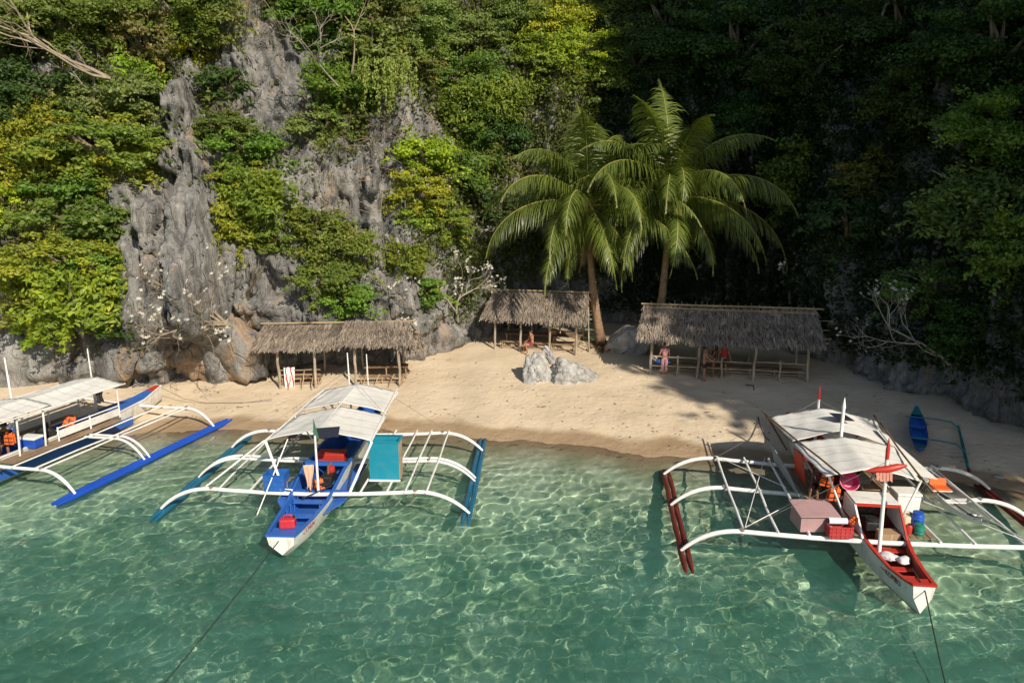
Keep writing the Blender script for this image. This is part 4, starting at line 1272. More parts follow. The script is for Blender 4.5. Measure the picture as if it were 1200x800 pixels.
def crate(bt, name, label, cat, x, y_, z, s_, m, rz=0.0, ribs=True, lid=None):
    """an open plastic crate with walls, rims and ribs"""
    r_ = bt.thing(name, label, cat, x, y_, z, rz)
    w_, d_, h_ = s_
    for sx, sy in ((1, 0), (-1, 0), (0, 1), (0, -1)):
        b = MB()
        if sx: b.box((sx*w_/2, 0, h_/2), (.02, d_, h_))
        else: b.box((0, sy*(d_/2-.012), h_/2), (w_-.022, .02, h_))
        b.build('wall', m, r_, None, .004)
    MB().box((0, 0, .012), (w_-.03, d_-.03, .02)).build('bottom', m, r_)
    b = MB()
    for zz_ in (.33, .66, .985):
        for sy in (1, -1): b.box((0, sy*(d_/2+.004), h_*zz_), (w_+.03, .022, .03))
        for sx in (1, -1): b.box((sx*(w_/2+.010), 0, h_*zz_), (.022, d_+.02, .028))
    for i_ in range(5):
        for sy in (1, -1): b.box((-w_/2+w_*(i_+.5)/5, sy*(d_/2+.003), h_/2), (.022, .016, h_*.94))
    b.build('rim', m, r_)
    return r_
def jug(bt, name, label, x, y_, z, s_, m, rz=0.0, cat='jug', cap=None):
    r_ = bt.thing(name, label, cat, x, y_, z, rz)
    w_, d_, h_ = s_
    MB().box((0, 0, h_*.4), (w_, d_, h_*.8), None, 0, .94).build('body', m, r_, None, min(w_, d_)*.16)
    b = MB().tube([(-w_*.22, 0, h_*.78), (-w_*.22, 0, h_*.98), (-w_*.1, 0, h_*1.04), (w_*.18, 0, h_*1.04), (w_*.28, 0, h_*.96), (w_*.28, 0, h_*.78)], .022, 7)
    b.build('handle', m, r_, 60)
    MB().lathe([(.04, 0), (.04, .05), (.03, .06)], 10, (w_*.38, 0, h_*.78)).build('cap', cap or M_black, r_, 40)
    return r_
def drum(bt, label, x, y_, z, r, h, m, rz=0.0, cap=None, name='plastic_drum', cat='drum'):
    r_ = bt.thing(name, label, cat, x, y_, z, rz)
    MB().lathe([(r*.9, 0), (r, .03), (r, h*.3), (r*1.04, h*.33), (r, h*.36), (r, h*.66), (r*1.04, h*.69), (r, h*.72), (r*.96, h*.93), (r*.8, h)], 16).build('body', m, r_, 35)
    MB().lathe([(r*.84, h), (r*.84, h+.05), (r*.7, h+.06)], 16).build('lid', cap or m, r_, 35)
    return r_

# ------------------------------------------------------------------ the blue and white boat in the middle
A = Boat('white outrigger boat with blue inside, cyan cabin box and pale canopy, in the middle', -6.2, 17.45, -2.0)
A.hull([(0, .38, .80, .33, .52, .22), (.35, .43, .78, .36, .40, .0), (1.2, .52, .74, .42, .22, -.25), (2.3, .60, .74, .48, .14, -.32), (3.0, .64, .86, .50, .12, -.34), (4.0, .68, 1.05, .52, .10, -.35), (6, .70, 1.08, .52, .10, -.35), (8.6, .64, 1.0, .48, .12, -.33), (10.4, .48, .98, .36, .2, -.2), (11.8, .26, 1.15, .18, .5, .05)],
       M_hull, M_blue, M_blue, .25)
A.box('bow_deck', (0, .27, .775), (.72, .46, .03), M_blue)
for y_, z_ in ((.95, .55), (1.75, .52), (2.5, .62), (3.7, .72)): A.box('thwart', (0, y_, z_), (.98 if y_ > 1.5 else .84, .26, .035), M_blue)
for i_ in range(7):
    y_ = 1.3+i_*.38
    for sg in (-1, 1): A.box('rib', (sg*(.40+.02*i_), y_, .52), (.045, .045, .42), M_blue)
# sponson step under the right gunwale
for sg in (1, -1): MB().plate([(sg*.60, 1.9, .52), (sg*1.02, 2.55, .60), (sg*1.05, 5.6, .62), (sg*.68, 5.6, .60)], .04).build('side_deck', M_blue, A.root)
A.box('engine_beam', (0, 4.3, 1.12), (1.5, .22, .10), M_blue)
A.box('cross_beam', (0, 3.05, .70), (2.3, .13, .10), M_blue)
for y_, xe in ((2.75, 3.15), (8.0, 3.3)): A.boom(y_, xe, 4.72, .74, M_whitepole, .065, back=.08)
for dy in (0, .26): A.boom(5.25+dy, 3.2, 4.68, .76, M_whitepole, .05)
for sg in (-1, 1): A.float(sg*4.72, 2.2, 9.5, M_teal, .085, .09, .18)
for sg, xs in ((1, (1.5, 2.3, 2.85, 3.5)), (-1, (1.9, 2.9))):
    for x_ in xs: A.pole('spar', (sg*x_, 2.72, .86), (sg*(x_+.05), 8.1, .92), .034, M_whitepole, bend=.02)
A.pole('spar', (-3.3, 2.8, .93), (-1.65, 3.5, 2.18), .03, M_whitepole)
A.tarp(3.5, 6.0, 1.68, 1.52, 2.2, 2.52, .05, .15, seed=1)
A.tarp(6.55, 9.1, 1.5, 1.38, 2.16, 2.46, -.05, -.05, seed=2)
for sg in (-1, 1):
    A.pole('canopy_pole', (sg*1.66+.05, 3.45, 2.19), (sg*1.40+.0, 9.25, 2.20), .033, M_whitepole, bend=.015)
    A.pole('canopy_prop', (sg*(1.15 if sg > 0 else .85), 2.75, .80), (sg*1.68+.05, 3.5, 2.19), .042, M_whitepole)
    for y_ in (5.9, 8.9): A.pole('canopy_post', (sg*.72, y_, 1.02), (sg*1.5, y_, 2.17), .03, M_whitepole)
A.pole('canopy_prop', (-1.4, 1.9, .45), (-.95, 3.6, 2.2), .02, M_whitepole)
A.pole('ridge_pole', (.04, 3.4, 2.49), (-.1, 9.25, 2.43), .03, M_whitepole)
A.pole('mast', (.2, 2.75, .70), (.18, 2.8, 2.62), .042, M_whitepole, r2=.034)
mt = A.pole('mast', (-.45, 9.3, .9), (-.5, 9.3, 3.62), .05, M_whitepole, r2=.022)
A.pole('mast', (.25, 9.35, 2.3), (.22, 9.4, 3.55), .026, M_whitepole, r2=.018)
fl = MB().plate([(.18, 2.8, 2.5), (.14, 2.78, 2.7), (.16, 2.8, 3.18), (.23, 2.85, 2.8), (.27, 2.9, 2.5)], .006).build('flag', paint('green_cloth', (.04, .14, .085), .9, .3), A.root)
MB().box((0, 0, 0), (.72, .5, .03), Matrix.Rotation(R(18), 3, 'X') @ Matrix.Rotation(R(8), 3, 'Z')).build('solar_panel', M_solar, A.root, None, .008).location = (.42, 3.25, 2.56)
# the cyan box cabin
cb = bpy.data.objects.new('cabin', None); link(cb, A.root); cb.location = (2.08, 3.80, .88); cb.scale = (1.02, .7, .84)
MB().box((0, -.42, .78), (.92, .03, 1.56)).build('wall', M_cyan, cb, None, .006)
MB().box((-.45, 0, .76), (.03, .80, 1.52)).build('wall', M_cyan, cb, None, .006)
MB().box((.45, 0, .76), (.03, .80, 1.52)).build('wall', wood('raw_plywood', (.36, .26, .18), (.52, .40, .29), 5), cb, None, .006)
MB().box((0, .42, .79), (.92, .03, 1.58)).build('wall', M_cyan, cb, None, .006)
MB().box((0, -.02, .03), (.9, .8, .05)).build('floor', M_deck, cb)
MB().box((0, -.445, .03), (.98, .05, .07)).build('sill', M_whitepole, cb)
for z_ in (1.54,):
    for sy in (-1, 1): MB().box((0, sy*.435, z_), (.98, .06, .06)).build('top_rail', M_cyan, cb)
    for sx in (-1, 1): MB().box((sx*.462, 0, z_), (.06, .81, .06)).build('top_rail', M_cyan, cb)
# engine
en = bpy.data.objects.new('engine', None); link(en, A.root); en.location = (.22, 3.75, .72)
MB().box((0, 0, .14), (.36, .62, .28)).build('block', M_black, en, None, .03)
MB().lathe([(.20, 0), (.20, .05), (.06, .06), (.06, .1)], 18).build('flywheel', M_black, en, 40).location = (0, -.36, .1)
MB().tube([(0, 0, .26), (0, .05, .5), (.1, .1, .62)], .045, 9).build('exhaust', paint('rusty_iron', (.20, .07, .035), .8, .5), en, 50)
MB().lathe([(.10, 0), (.12, .05), (.12, .16), (.06, .2)], 14).build('fuel_tank', M_red, en, 40).location = (.05, .18, .26)
A.pole('tiller', (-.15, 2.3, .82), (.55, 2.95, .95), .018, M_black)
# plank seats along the inside, white slatted ladder by the left coaming
ld = bpy.data.objects.new('ladder', None); link(ld, A.root); ld.location = (-.80, 2.85, .82)
ld.rotation_euler = (R(-32), R(6), R(4))
for sx in (-.17, .17): MB().box((sx, .55, 0), (.035, 1.4, .05)).build('rail', M_whitepole, ld)
for i_ in range(9): MB().box((0, -.06+i_*.15, .02), (.32, .055, .03)).build('rung', M_whitepole, ld)
# letters on the side near the bow
text_mesh('CORIN', .24, paint('red_lettering', (.42, .03, .03), .6, .2), A.root, (.452, .95, .50), frame((.118, 1, -.05), (1, -.118, -.19)), .1)
for sg in (-1, 1):
    A.line((sg*.1-.45, 9.3, 2.6), (sg*3.45, 2.85, .92), .007)
    A.line((sg*.1-.45, 9.3, 2.9), (sg*3.45, 8.05, .95), .007)
    A.line((-.45, 9.3, 2.75), (sg*1.6, 6, 2.25), .006)
jug(A, 'fuel_jug', 'red plastic fuel jug on the bow of the blue and white boat', .02, .55, .79, (.44, .30, .34), paint('red_plastic', (.50, .030, .045), .35, .2), .15, 'jug')
crate(A, 'blue_crate', 'blue open crate on the left beam of the middle boat', 'crate', -1.15, 2.95, .84, (.62, .5, .52), paint('blue_plastic', (.02, .12, .42), .35, .25))
A.box('storage_box', (.0, 5.0, 1.10), (.9, .5, .32), M_red, None, .03)
A.box('back_board', (.45, 6.9, 1.5), (.95, .06, .5), M_blue, Matrix.Rotation(R(-20), 3, 'X'))
for i_, (x_, y_, s_, m_, lab) in enumerate(((-1.0, 3.0, (.32, .26, .18), paint('cardboard', (.36, .23, .13), .9, .3), 'brown cardboard box inside the blue crate'),)):
    bx_ = A.thing('cardboard_box', lab, 'box', x_, y_, .87, .3)
    MB().box((0, 0, s_[2]/2), s_).build('carton', m_, bx_, None, .008)
    for sx in (-1, 1): MB().plate([(sx*.16, -.13, .18), (sx*.16, .13, .18), (sx*.26, .13, .24), (sx*.26, -.13, .24)], .006).build('flap', m_, bx_)
# cloths on the mast and in the well
def cloth(bt, name, label, cat, x, y_, z, w_, h_, m, rz=0.0, seed=0, group=None):
    V = []; F = []
    for j_ in range(9):
        for i_ in range(8):
            u = i_/7-.5; t = j_/8
            V.append((u*w_*(1-.35*t+.2*math.sin(seed+t*5)), -.05*math.sin(u*14+seed)*(.3+t)-.02*t, -t*h_*(1+.1*math.sin(u*9+seed))))
    for j_ in range(8):
        for i_ in range(7):
            a = j_*8+i_; F.append((a, a+1, a+9, a+8))
    o = np_mesh(name, V, F, m)
    s_ = o.modifiers.new('cloth', 'SOLIDIFY'); s_.thickness = .012
    o.location = bt.w(x, y_, z); o.rotation_euler = (0, 0, bt.rz+rz)
    return tag(o, label, cat, group)
M_orange = paint('orange_vest', (.72, .13, .02), .7, .25, (.4, .1, .03), 8)
cloth(A, 'life_vest', 'orange and cream cloth hung by the front mast of the middle boat', 'cloth', -.12, 2.95, 1.62, .28, .8, paint('peach_cloth', (.62, .40, .28), .9, .4, (.7, .14, .03), 5), .2, 1)
def life_vest(bt, label, x, y_, z, rz=0.0, tilt=(0, 0), s_=1.0):
    r_ = bt.thing('life_vest', label, 'life vest', x, y_, z, rz)
    r_.rotation_euler = (R(tilt[0]), R(tilt[1]), bt.rz+rz); r_.scale = (s_, s_, s_)
    for sx in (-1, 1):
        MB().box((sx*.12, 0, .24), (.20, .07, .46), None, 0, .8).build('front_panel', M_orange, r_, None, .03)
        MB().tube(bez((sx*.10, 0, .45), (sx*.15, .08, .58), (sx*.09, .15, .45), 5), .03, 6).build('shoulder_strap', M_orange, r_, 60)
    MB().box((0, .15, .25), (.40, .06, .44), None, 0, .85).build('back_panel', M_orange, r_, None, .03)
    for z_ in (.14, .32): MB().box((0, -.045, z_), (.42, .012, .035)).build('belt', M_black, r_)
    return r_
life_vest(A, 'orange life vest lying by the engine of the middle boat', .12, 3.15, .66, .6, (-30, 0), .8)

# ------------------------------------------------------------------ the red and white boat on the right
B = Boat('white outrigger boat with red gunwales and dark red floats, at the right', 9.62, 14.95, -6.8)
B.hull([(0, .25, .86, .21, .52, .10), (.3, .30, .80, .25, .40, -.05), (1.0, .40, .72, .33, .26, -.22), (1.8, .48, .74, .43, .16, -.30), (2.5, .58, .86, .47, .12, -.33), (3.2, .64, .98, .50, .10, -.35), (5.5, .68, 1.0, .52, .10, -.35), (8.6, .62, .98, .46, .12, -.33), (10.4, .46, .98, .34, .2, -.2), (11.8, .22, 1.2, .15, .5, .05)],
       M_hull, paint('worn_red_lining', (.22, .045, .032), .55, .5, (.16, .10, .07), 5), M_red, .27)
B.box('bow_deck', (0, .22, .80), (.46, .36, .03), M_red)
for y_, z_ in ((.75, .60), (1.35, .50), (2.2, .56)): B.box('thwart', (0, y_, z_), (.66+y_*.12, .22, .035), M_red)
for y_, xe, bk in ((2.3, 3.7, .0), (5.05, 3.7, .1), (7.4, 3.6, .2)): B.boom(y_, xe, 5.2, .72, M_whitepole, .068, back=bk)
for sg in (-1, 1): B.float(sg*5.18, 1.3, 8.1, M_darkred, .08, .09, .17)
for sg, xs in ((-1, (1.95, 2.75, 3.65)), (1, (1.35, 2.2, 3.45))):
    for x_ in xs: B.pole('spar', (sg*x_, 2.25, .84), (sg*(x_-.1), 7.5, .92), .038, M_whitepole, bend=.025)
for sg in (-1, 1):
    B.line((sg*2.0, 7.4, 1.0), (sg*3.6, 2.4, .9), .012, M_whitepole); B.line((sg*1.6, 4.0, 1.2), (sg*3.6, 2.4, .9), .012, M_whitepole); B.line((sg*1.9, 5.0, 1.0), (sg*3.6, 7.5, .95), .012, M_whitepole)
    for j_ in range(5 if sg < 0 else 4):
        B.box('deck_board', (sg*(.72+j_*.16), 4.6, .86+.004*j_), (.145, 4.5, .03), M_deck)
B.tarp(3.1, 5.75, 1.22, 1.5, 2.18, 2.44, -.18, -.12, .05, seed=3)
B.tarp(6.15, 8.6, 1.45, 1.78, 2.06, 2.46, -.05, .1, .05, seed=4)
for sg in (-1, 1):
    B.pole('canopy_pole', (sg*.95-.12, 2.6 if sg < 0 else 1.9, 2.34), (sg*1.88+.02, 8.9, 2.16), .028, M_bamboo, bend=.03)
    for y_, xt in ((3.2, 1.2), (5.7, 1.45), (8.4, 1.7)):
        B.pole('canopy_post', (sg*(.74 if y_ < 6 else 1.0), y_+.1, .9), (sg*xt-.1, y_, 2.16), .032, M_whitepole if y_ < 8 else M_bamboo)
B.pole('canopy_pole', (-1.42, 5.9, 2.02), (-1.78, 8.7, 2.05), .026, M_bamboo, bend=.02)
m1 = B.pole('mast', (-.28, 1.95, .55), (-.34, 2.0, 3.18), .055, M_whitepole, r2=.05)
MB().tube([(-.34, 2.0, 3.18), (-.345, 2.0, 3.45), (-.35, 2.0, 3.75)], [.05, .055, .008], 8).build('mast_tip', M_red, m1, 50)
m2 = B.pole('mast', (-.15, 5.9, 2.3), (-.15, 5.92, 3.25), .055, M_whitepole, r2=.05)
MB().tube([(-.15, 5.92, 3.24), (-.15, 5.92, 3.32), (-.15, 5.92, 3.62)], [.05, .062, .01], 8).build('mast_tip', M_whitepole, m2, 50)
m3 = B.pole('mast', (-.02, 8.7, 1.0), (-.03, 8.7, 2.72), .05, M_whitepole, r2=.045)
MB().tube([(-.03, 8.7, 2.72), (-.03, 8.7, 2.85), (-.03, 8.7, 3.2)], [.045, .05, .008], 8).build('mast_tip', M_red, m3, 50)
# carved red crosspiece on the front mast, with faded ribbons
MB().tube([(-.85, 1.93, 2.86), (-.62, 1.91, 2.91), (-.34, 1.90, 2.95), (-.1, 1.91, 3.02), (.12, 1.93, 3.06)], [.02, .075, .095, .085, .03], 10).build('crosspiece', M_red, m1, 50)
for i_ in range(5): MB().plate([(-.62+i_*.08, 1.86, 2.9), (-.55+i_*.08, 1.86, 2.9), (-.53+i_*.08, 1.84, 2.66-.04*(i_ % 3)), (-.60+i_*.08, 1.83, 2.68-.03*(i_ % 2))], .004).build('ribbon', paint('faded_pink_cloth', (.62, .26, .20), .9, .4), m1)
MB().box((0, 0, 0), (.62, .5, .03), Matrix.Rotation(R(5), 3, 'X') @ Matrix.Rotation(R(12), 3, 'Y') @ Matrix.Rotation(R(24), 3, 'Z')).build('solar_panel', M_solar, B.root, None, .008).location = (.30, 7.3, 2.56)
# cabin over the engine well
cb = bpy.data.objects.new('cabin', None); link(cb, B.root); cb.location = (-.05, 3.0, .9)
MB().box((0, .34, .62), (1.16, .78, .045)).build('roof', M_white, cb, None, .01)
MB().box((0, -.06, .585), (1.18, .03, .085)).build('fascia', M_red, cb)
for sg in (-1, 1):
    MB().plate([(sg*.56, -.75, -.08), (sg*.60, .72, -.02), (sg*.60, .72, .60), (sg*.60, 0, .60)], .035).build('side_panel', M_white, cb)
    MB().beam((sg*.58, -.02, .60), (sg*.56, -.76, -.06), .05, .05).build('trim', M_red if sg > 0 else M_whitepole, cb)
MB().box((0, .70, .3), (1.1, .03, .6)).build('bulkhead', paint('dark_interior', (.05, .04, .035), .8, .3), cb)
en = bpy.data.objects.new('engine', None); link(en, B.root); en.location = (-.05, 3.3, .62)
MB().box((0, 0, .16), (.4, .6, .32)).build('block', M_black, en, None, .03)
MB().lathe([(.18, 0), (.18, .05), (.05, .06)], 16).build('flywheel', M_black, en, 40).location = (0, -.1, .32)
# red board under the canopy, side screen on the left
MB().plate([(-1.35, 5.0, 1.15), (-1.42, 5.9, 1.2), (-1.5, 5.9, 1.95), (-1.44, 5.2, 1.95)], .03).build('side_board', paint('bright_red_board', (.62, .045, .02), .5, .2), B.root)
MB().plate([(-1.62, 4.4, .9), (-1.72, 7.2, .95), (-1.85, 7.4, 1.55), (-1.7, 5.6, 1.25)], .02).build('side_screen', paint('grey_mesh_screen', (.34, .37, .38), .7, .4), B.root)
MB().plate([(1.12, 3.7, 2.12), (1.92, 4.05, 1.86), (1.80, 7.4, 1.98), (1.42, 7.4, 2.16)], .012).build('side_awning', M_tarp, B.root)
text_mesh('ROMEO', .19, paint('dark_lettering', (.10, .02, .02), .6, .2), B.root, (-.352, .82, .48), frame((.157, -1, .05), (-1, -.157, -.16)))
for sg in (-1, 1):
    B.line((-.34, 2.0, 3.1), (sg*3.6, 2.35, .9), .006); B.line((-.03, 8.7, 2.7), (sg*3.5, 7.5, .95), .006)
# cargo
M_pinkbox = paint('faded_pink_paint', (.40, .25, .25), .75, .45, (.26, .16, .15), 4)
bx_ = B.thing('pink_chest', 'faded pink wooden chest with sloping lid on the left beam of the red boat', 'chest', -1.72, 2.85, .84, .12)
MB().box((0, .36, .26), (.95, .03, .52)).build('wall', M_pinkbox, bx_); MB().box((-.46, 0, .24), (.03, .72, .48)).build('wall', M_pinkbox, bx_); MB().box((.46, 0, .24), (.03, .72, .48)).build('wall', M_pinkbox, bx_)
MB().box((-.02, -.36, .21), (.92, .03, .42)).build('wall', M_pinkbox, bx_)
MB().plate([(-.54, -.46, .47), (.54, -.46, .47), (.54, .42, .57), (-.54, .42, .57)], .03).build('lid', M_pinkbox, bx_, None, .005)
crate(B, 'red_crate', 'red ribbed plastic crate beside the pink chest', 'crate', -1.2, 2.35, .84, (.58, .40, .32), paint('red_crate_plastic', (.46, .045, .05), .4, .25), .06)
r_ = B.thing('white_roll', 'white rolled mat lying across the red crate', 'mat', -1.22, 2.42, 1.22, .08)
MB().tube([(-.24, 0, 0), (.24, 0, 0)], .085, 14).build('roll', paint('white_foam', (.75, .76, .78), .7, .15), r_, 40)
MB().tube([(-.25, 0, .01), (-.235, 0, .01)], .05, 12).build('core', M_black, r_, 40)
life_vest(B, 'small orange float tied beside the white roll', -.85, 2.5, 1.14, 0, (0, 40), .42)
r_ = B.thing('cool_box', 'white cool box on the right side deck of the red boat', 'cool box', 1.12, 4.05, .88, .05)
MB().box((0, 0, .26), (.62, .5, .52), None, 0, 1.05).build('body', M_white, r_, None, .04); MB().box((0, 0, .57), (.68, .56, .09)).build('lid', M_white, r_, None, .03)
MB().tube(bez((-.33, -.2, .45), (-.48, -.25, .3), (-.34, -.2, .12), 6), .015, 6).build('handle', M_black, r_, 60)
r_ = jug(B, 'water_jug', 'cream plastic water jug against the cabin of the red boat', .78, 3.05, .88, (.36, .3, .4), paint('cream_plastic', (.62, .55, .40), .45, .3), .4, 'jug')
drum(B, 'blue plastic drum at the right gunwale of the red boat', 1.02, 2.95, .88, .16, .42, paint('blue_drum', (.015, .09, .45), .35, .2))
drum(B, 'green plastic bucket in front of the blue drum', .92, 2.58, .86, .135, .27, paint('green_drum', (.015, .20, .13), .35, .2), name='plastic_bucket', cat='bucket')
r_ = B.thing('small_red_can', 'small red can between the cream jug and the red gunwale', 'can', .70, 2.66, .84)
MB().lathe([(.09, 0), (.095, .02), (.095, .22), (.07, .26)], 14).build('body', M_red, r_, 40); MB().lathe([(.03, .26), (.03, .30)], 10).build('cap', M_black, r_, 40)
r_ = B.thing('white_sack', 'crumpled white sacks lying in the bow well of the red boat', 'sack', .0, 1.65, .62, .3)
for i_, (x_, y_, s_) in enumerate(((-.06, .1, .22), (.14, -.12, .2), (-.22, .22, .14))):
    o = link(bpy.data.objects.new('sack_fold', rock_mesh(300+i_, (s_, s_*.8, s_*.45), 7, .2, 3)), r_); o.data.materials.append(paint('white_sacking', (.66, .65, .66), .8, .3)); o.location = (x_, y_, 0)
r_ = B.thing('pink_basin', 'round deep pink basin under the front canopy of the red boat', 'basin', -.45, 4.15, 1.62)
r_.rotation_euler = (R(60), 0, B.rz)
MB().lathe([(.16, 0), (.26, .12), (.28, .2), (.26, .2), (.15, .03)], 18).build('bowl', paint('deep_pink_plastic', (.48, .03, .13), .35, .15), r_, 40)
for i_, (x_, y_, z_, rz_) in enumerate(((-.98, 3.6, 1.25, .3), (-1.1, 4.0, 1.5, -.2))):
    life_vest(B, ('orange life vest hanging at the left post of the red boat', 'orange life vest hanging behind another under the front canopy of the red boat')[i_], x_, y_, z_, rz_, (0, 8), .8)
r_ = B.thing('cardboard_box', 'brown carton standing in the well of the red boat behind the mast', 'box', .18, 2.62, .5, .1)
MB().box((0, 0, .2), (.5, .36, .4)).build('carton', paint('cardboard', 0), r_, None, .008)
MB().box((0, -.182, .2), (.06, .004, .4)).build('tape', paint('packing_tape', (.45, .33, .2), .4, .2), r_)
B.box('seat', (.2, 5.0, 1.12), (1.1, .35, .04), M_deck); B.box('seat', (.2, 6.3, 1.12), (1.1, .35, .04), M_deck)
B.box('locker', (.35, 5.7, 1.0), (.7, .5, .3), wood('grey_timber', (.25, .22, .18), (.45, .40, .34)), None, .01)
# the clear kayak on the right spars
k = NT('clear_plastic')
k.t.nodes.remove(k.b)
tr = k.n('ShaderNodeBsdfTransparent'); tr.inputs[0].default_value = (.88, .90, .90, 1)
gl = k.n('ShaderNodeBsdfPrincipled'); gl.inputs['Base Color'].default_value = (.62, .64, .63, 1); gl.inputs['Roughness'].default_value = .15
fr = k.n('ShaderNodeFresnel'); fr.inputs[0].default_value = 1.5
mx = k.n('ShaderNodeMixShader'); k.l(k.math('ADD', k.math('MULTIPLY', fr.outputs[0], .9), .33, True), mx.inputs[0]); k.l(tr.outputs[0], mx.inputs[1]); k.l(gl.outputs[0], mx.inputs[2]); k.l(mx.outputs[0], k.out.inputs[0])
M_clear = k.m
ky = B.thing('clear_kayak', 'see through plastic kayak lying across the right beams of the red boat', 'kayak', 2.52, 2.55, .98, .02)
V = []; F = []
NY, NX = 22, 13
for j_ in range(NY):
    t = j_/(NY-1)
    hw = .40*max(.03, math.sin(math.pi*min(1, max(0, t*.94+.03)))**.55); dp = .30*math.sin(math.pi*(t*.9+.05))**.5
    for i_ in range(NX):
        a = math.pi*i_/(NX-1)
        V.append((-hw*math.cos(a), t*3.4, .30-dp*math.sin(a)**.8+.12*(2*t-1)**4))
for j_ in range(NY-1):
    for i_ in range(NX-1):
        a = j_*NX+i_; F.append((a, a+1, a+NX+1, a+NX))
np_mesh('shell', V, F, M_clear, ky)
for sg in (0, NX-1):
    MB().tube([Vector(V[j_*NX+sg]) for j_ in range(NY)], .018, 6).build('rim', paint('clear_rim', (.55, .57, .56), .3, .2), ky, 60)
for t in (.22, .45, .68): MB().box((0, t*3.4, .2), (.62, .06, .03)).build('brace', M_whitepole, ky)
MB().box((0, 2.45, .24), (.5, .34, .06)).build('seat', M_orange, ky, None, .02)
MB().box((0, 2.62, .36), (.48, .05, .22), Matrix.Rotation(R(-20), 3, 'X')).build('backrest', M_orange, ky, None, .02)
for i_, (a, c_) in enumerate((((-.15, .35, .33), (-.28, 1.1, .34)), ((-.35, 1.5, .36), (-.45, 2.3, .40)))):
    pd = B.thing('paddle', ('black paddle in the near end of the clear kayak', 'black paddle in the middle of the clear kayak')[i_], 'paddle', 2.52, 2.55, .99)
    MB().tube([a, c_], .016, 7).build('shaft', M_black, pd, 60)
    MB().box(a, (.14, .34, .02), Matrix.Rotation(R(10), 3, 'Z')).build('blade', M_black, pd, None, .008)

# ------------------------------------------------------------------ the boat beached at the left edge
D_ = Boat('white outrigger boat with bright blue floats and flat white canopy, cut by the left edge', -19.1, 18.5, -15.6)
D_.hull([(0, .30, .95, .24, .5, .05), (1.2, .46, .84, .38, .25, -.2), (2.5, .58, .86, .48, .14, -.3), (4, .60, .95, .48, .1, -.33), (8, .60, .95, .48, .12, -.3), (9.6, .50, .90, .40, .2, -.12), (11.2, .36, .98, .28, .42, .16), (12.5, .10, 1.22, .08, .8, .55)], M_hull, M_blue, M_white, .3)
for sg in (-1, 1):
    b = MB()
    for y0, y1, x0, x1 in ((1.2, 4, .43, .60), (4, 8, .60, .61), (8, 10.4, .61, .42)): b.beam((sg*x0, y0, .34), (sg*x1, y1, .34), .03, .34)
    b.build('blue_stripe', M_blue, D_.root)
MB().plate([(-.50, 9.6, .95), (.50, 9.6, .95), (.33, 11.25, 1.01), (-.33, 11.25, 1.01)], .03).build('tip_deck', M_blue, D_.root)
MB().plate([(-.33, 11.26, 1.01), (.33, 11.26, 1.01), (.20, 11.89, 1.14), (-.20, 11.89, 1.14)], .03).build('tip_deck', M_blue, D_.root)
MB().plate([(-.20, 11.9, 1.145), (.20, 11.9, 1.145), (.10, 12.45, 1.24), (-.10, 12.45, 1.24)], .035).build('tip_deck', M_red, D_.root)
for y_, bk in ((4.2, .0), (11.0, .0)): D_.boom(y_, 2.65, 3.85, .76, M_whitepole, .06, back=bk)
for dy in (0, .25): D_.boom(7.2+dy, 2.7, 3.85, .78, M_whitepole, .048)
for sg in (-1, 1): D_.float(sg*3.85, 3.5, 12.1, M_bluef, .10, .10, .20)
for sg in (-1, 1):
    for x_, y0, y1 in ((1.5, 4.1, 10.9), (2.35, 4.2, 11.0), (2.65, 4.2, 11.1)): D_.pole('spar', (sg*x_, y0, .86), (sg*(x_+.03), y1, .88), .032, M_whitepole, bend=.02)
    for j_ in range(4): D_.box('deck_board', (sg*(.78+.17*j_), 6.6, .88+.004*j_), (.155, 4.6, .03), M_deck)
    # rail with lattice panel
    D_.pole('rail', (sg*1.0, 6.4, 1.38), (sg*1.0, 9.2, 1.38), .028, M_whitepole)
    for y_ in (6.4, 7.8, 9.2): D_.pole('rail_post', (sg*1.0, y_, .9), (sg*1.0, y_, 1.42 if y_ < 9 else 2.2), .03, M_whitepole)
    MB().plate([(sg*1.0, 6.45, 1.0), (sg*1.0, 9.15, 1.0), (sg*1.0, 9.15, 1.28), (sg*1.0, 6.45, 1.28)], .02).build('rail_panel', M_white, D_.root)
    for y_ in (3.4, 4.9, 5.9): D_.pole('canopy_post', (sg*.95, y_, .9), (sg*1.05, y_, 2.32), .034, M_whitepole)
D_.tarp(2.6, 6.2, 1.12, 1.12, 2.36, 2.52, 0, 0, .04, seed=6)
D_.tarp(5.9, 9.4, 1.14, 1.14, 2.26, 2.46, 0, 0, .04, seed=7)
for sg in (-1, 1): D_.pole('canopy_pole', (sg*1.15, 2.5, 2.33), (sg*1.15, 9.5, 2.22), .026, M_whitepole)
D_.pole('mast', (-1.05, 6.5, .8), (-1.1, 6.5, 3.85), .055, M_whitepole, r2=.028)
D_.pole('mast', (-1.0, 10.0, .8), (-1.05, 10.0, 3.4), .05, M_whitepole, r2=.02)
text_mesh('PETER', .17, M_black, D_.root, (.705, 6.0, .70), frame((0, 1, 0), (1, 0, -.3)))
r_ = D_.thing('cool_box', 'blue and white cool box on the deck of the left boat', 'cool box', .62, 5.65, .92, .1)
MB().box((0, 0, .16), (.62, .4, .32)).build('body', M_bluef, r_, None, .03); MB().box((0, 0, .36), (.66, .44, .09)).build('lid', M_white, r_, None, .025)
life_vest(D_, 'orange life vest on the deck behind the rail of the left boat', .3, 7.4, 1.0, .5, (-20, 20), .9)
cloth(D_, 'dark_cloth', 'dark cloth hung under the canopy edge of the left boat', 'cloth', 1.05, 8.3, 2.2, .35, .4, M_black, 1.4, 3)
life_vest(D_, 'red orange life vest hung near the seated people of the left boat', .55, 4.9, 1.25, .2, (0, 0), .8)
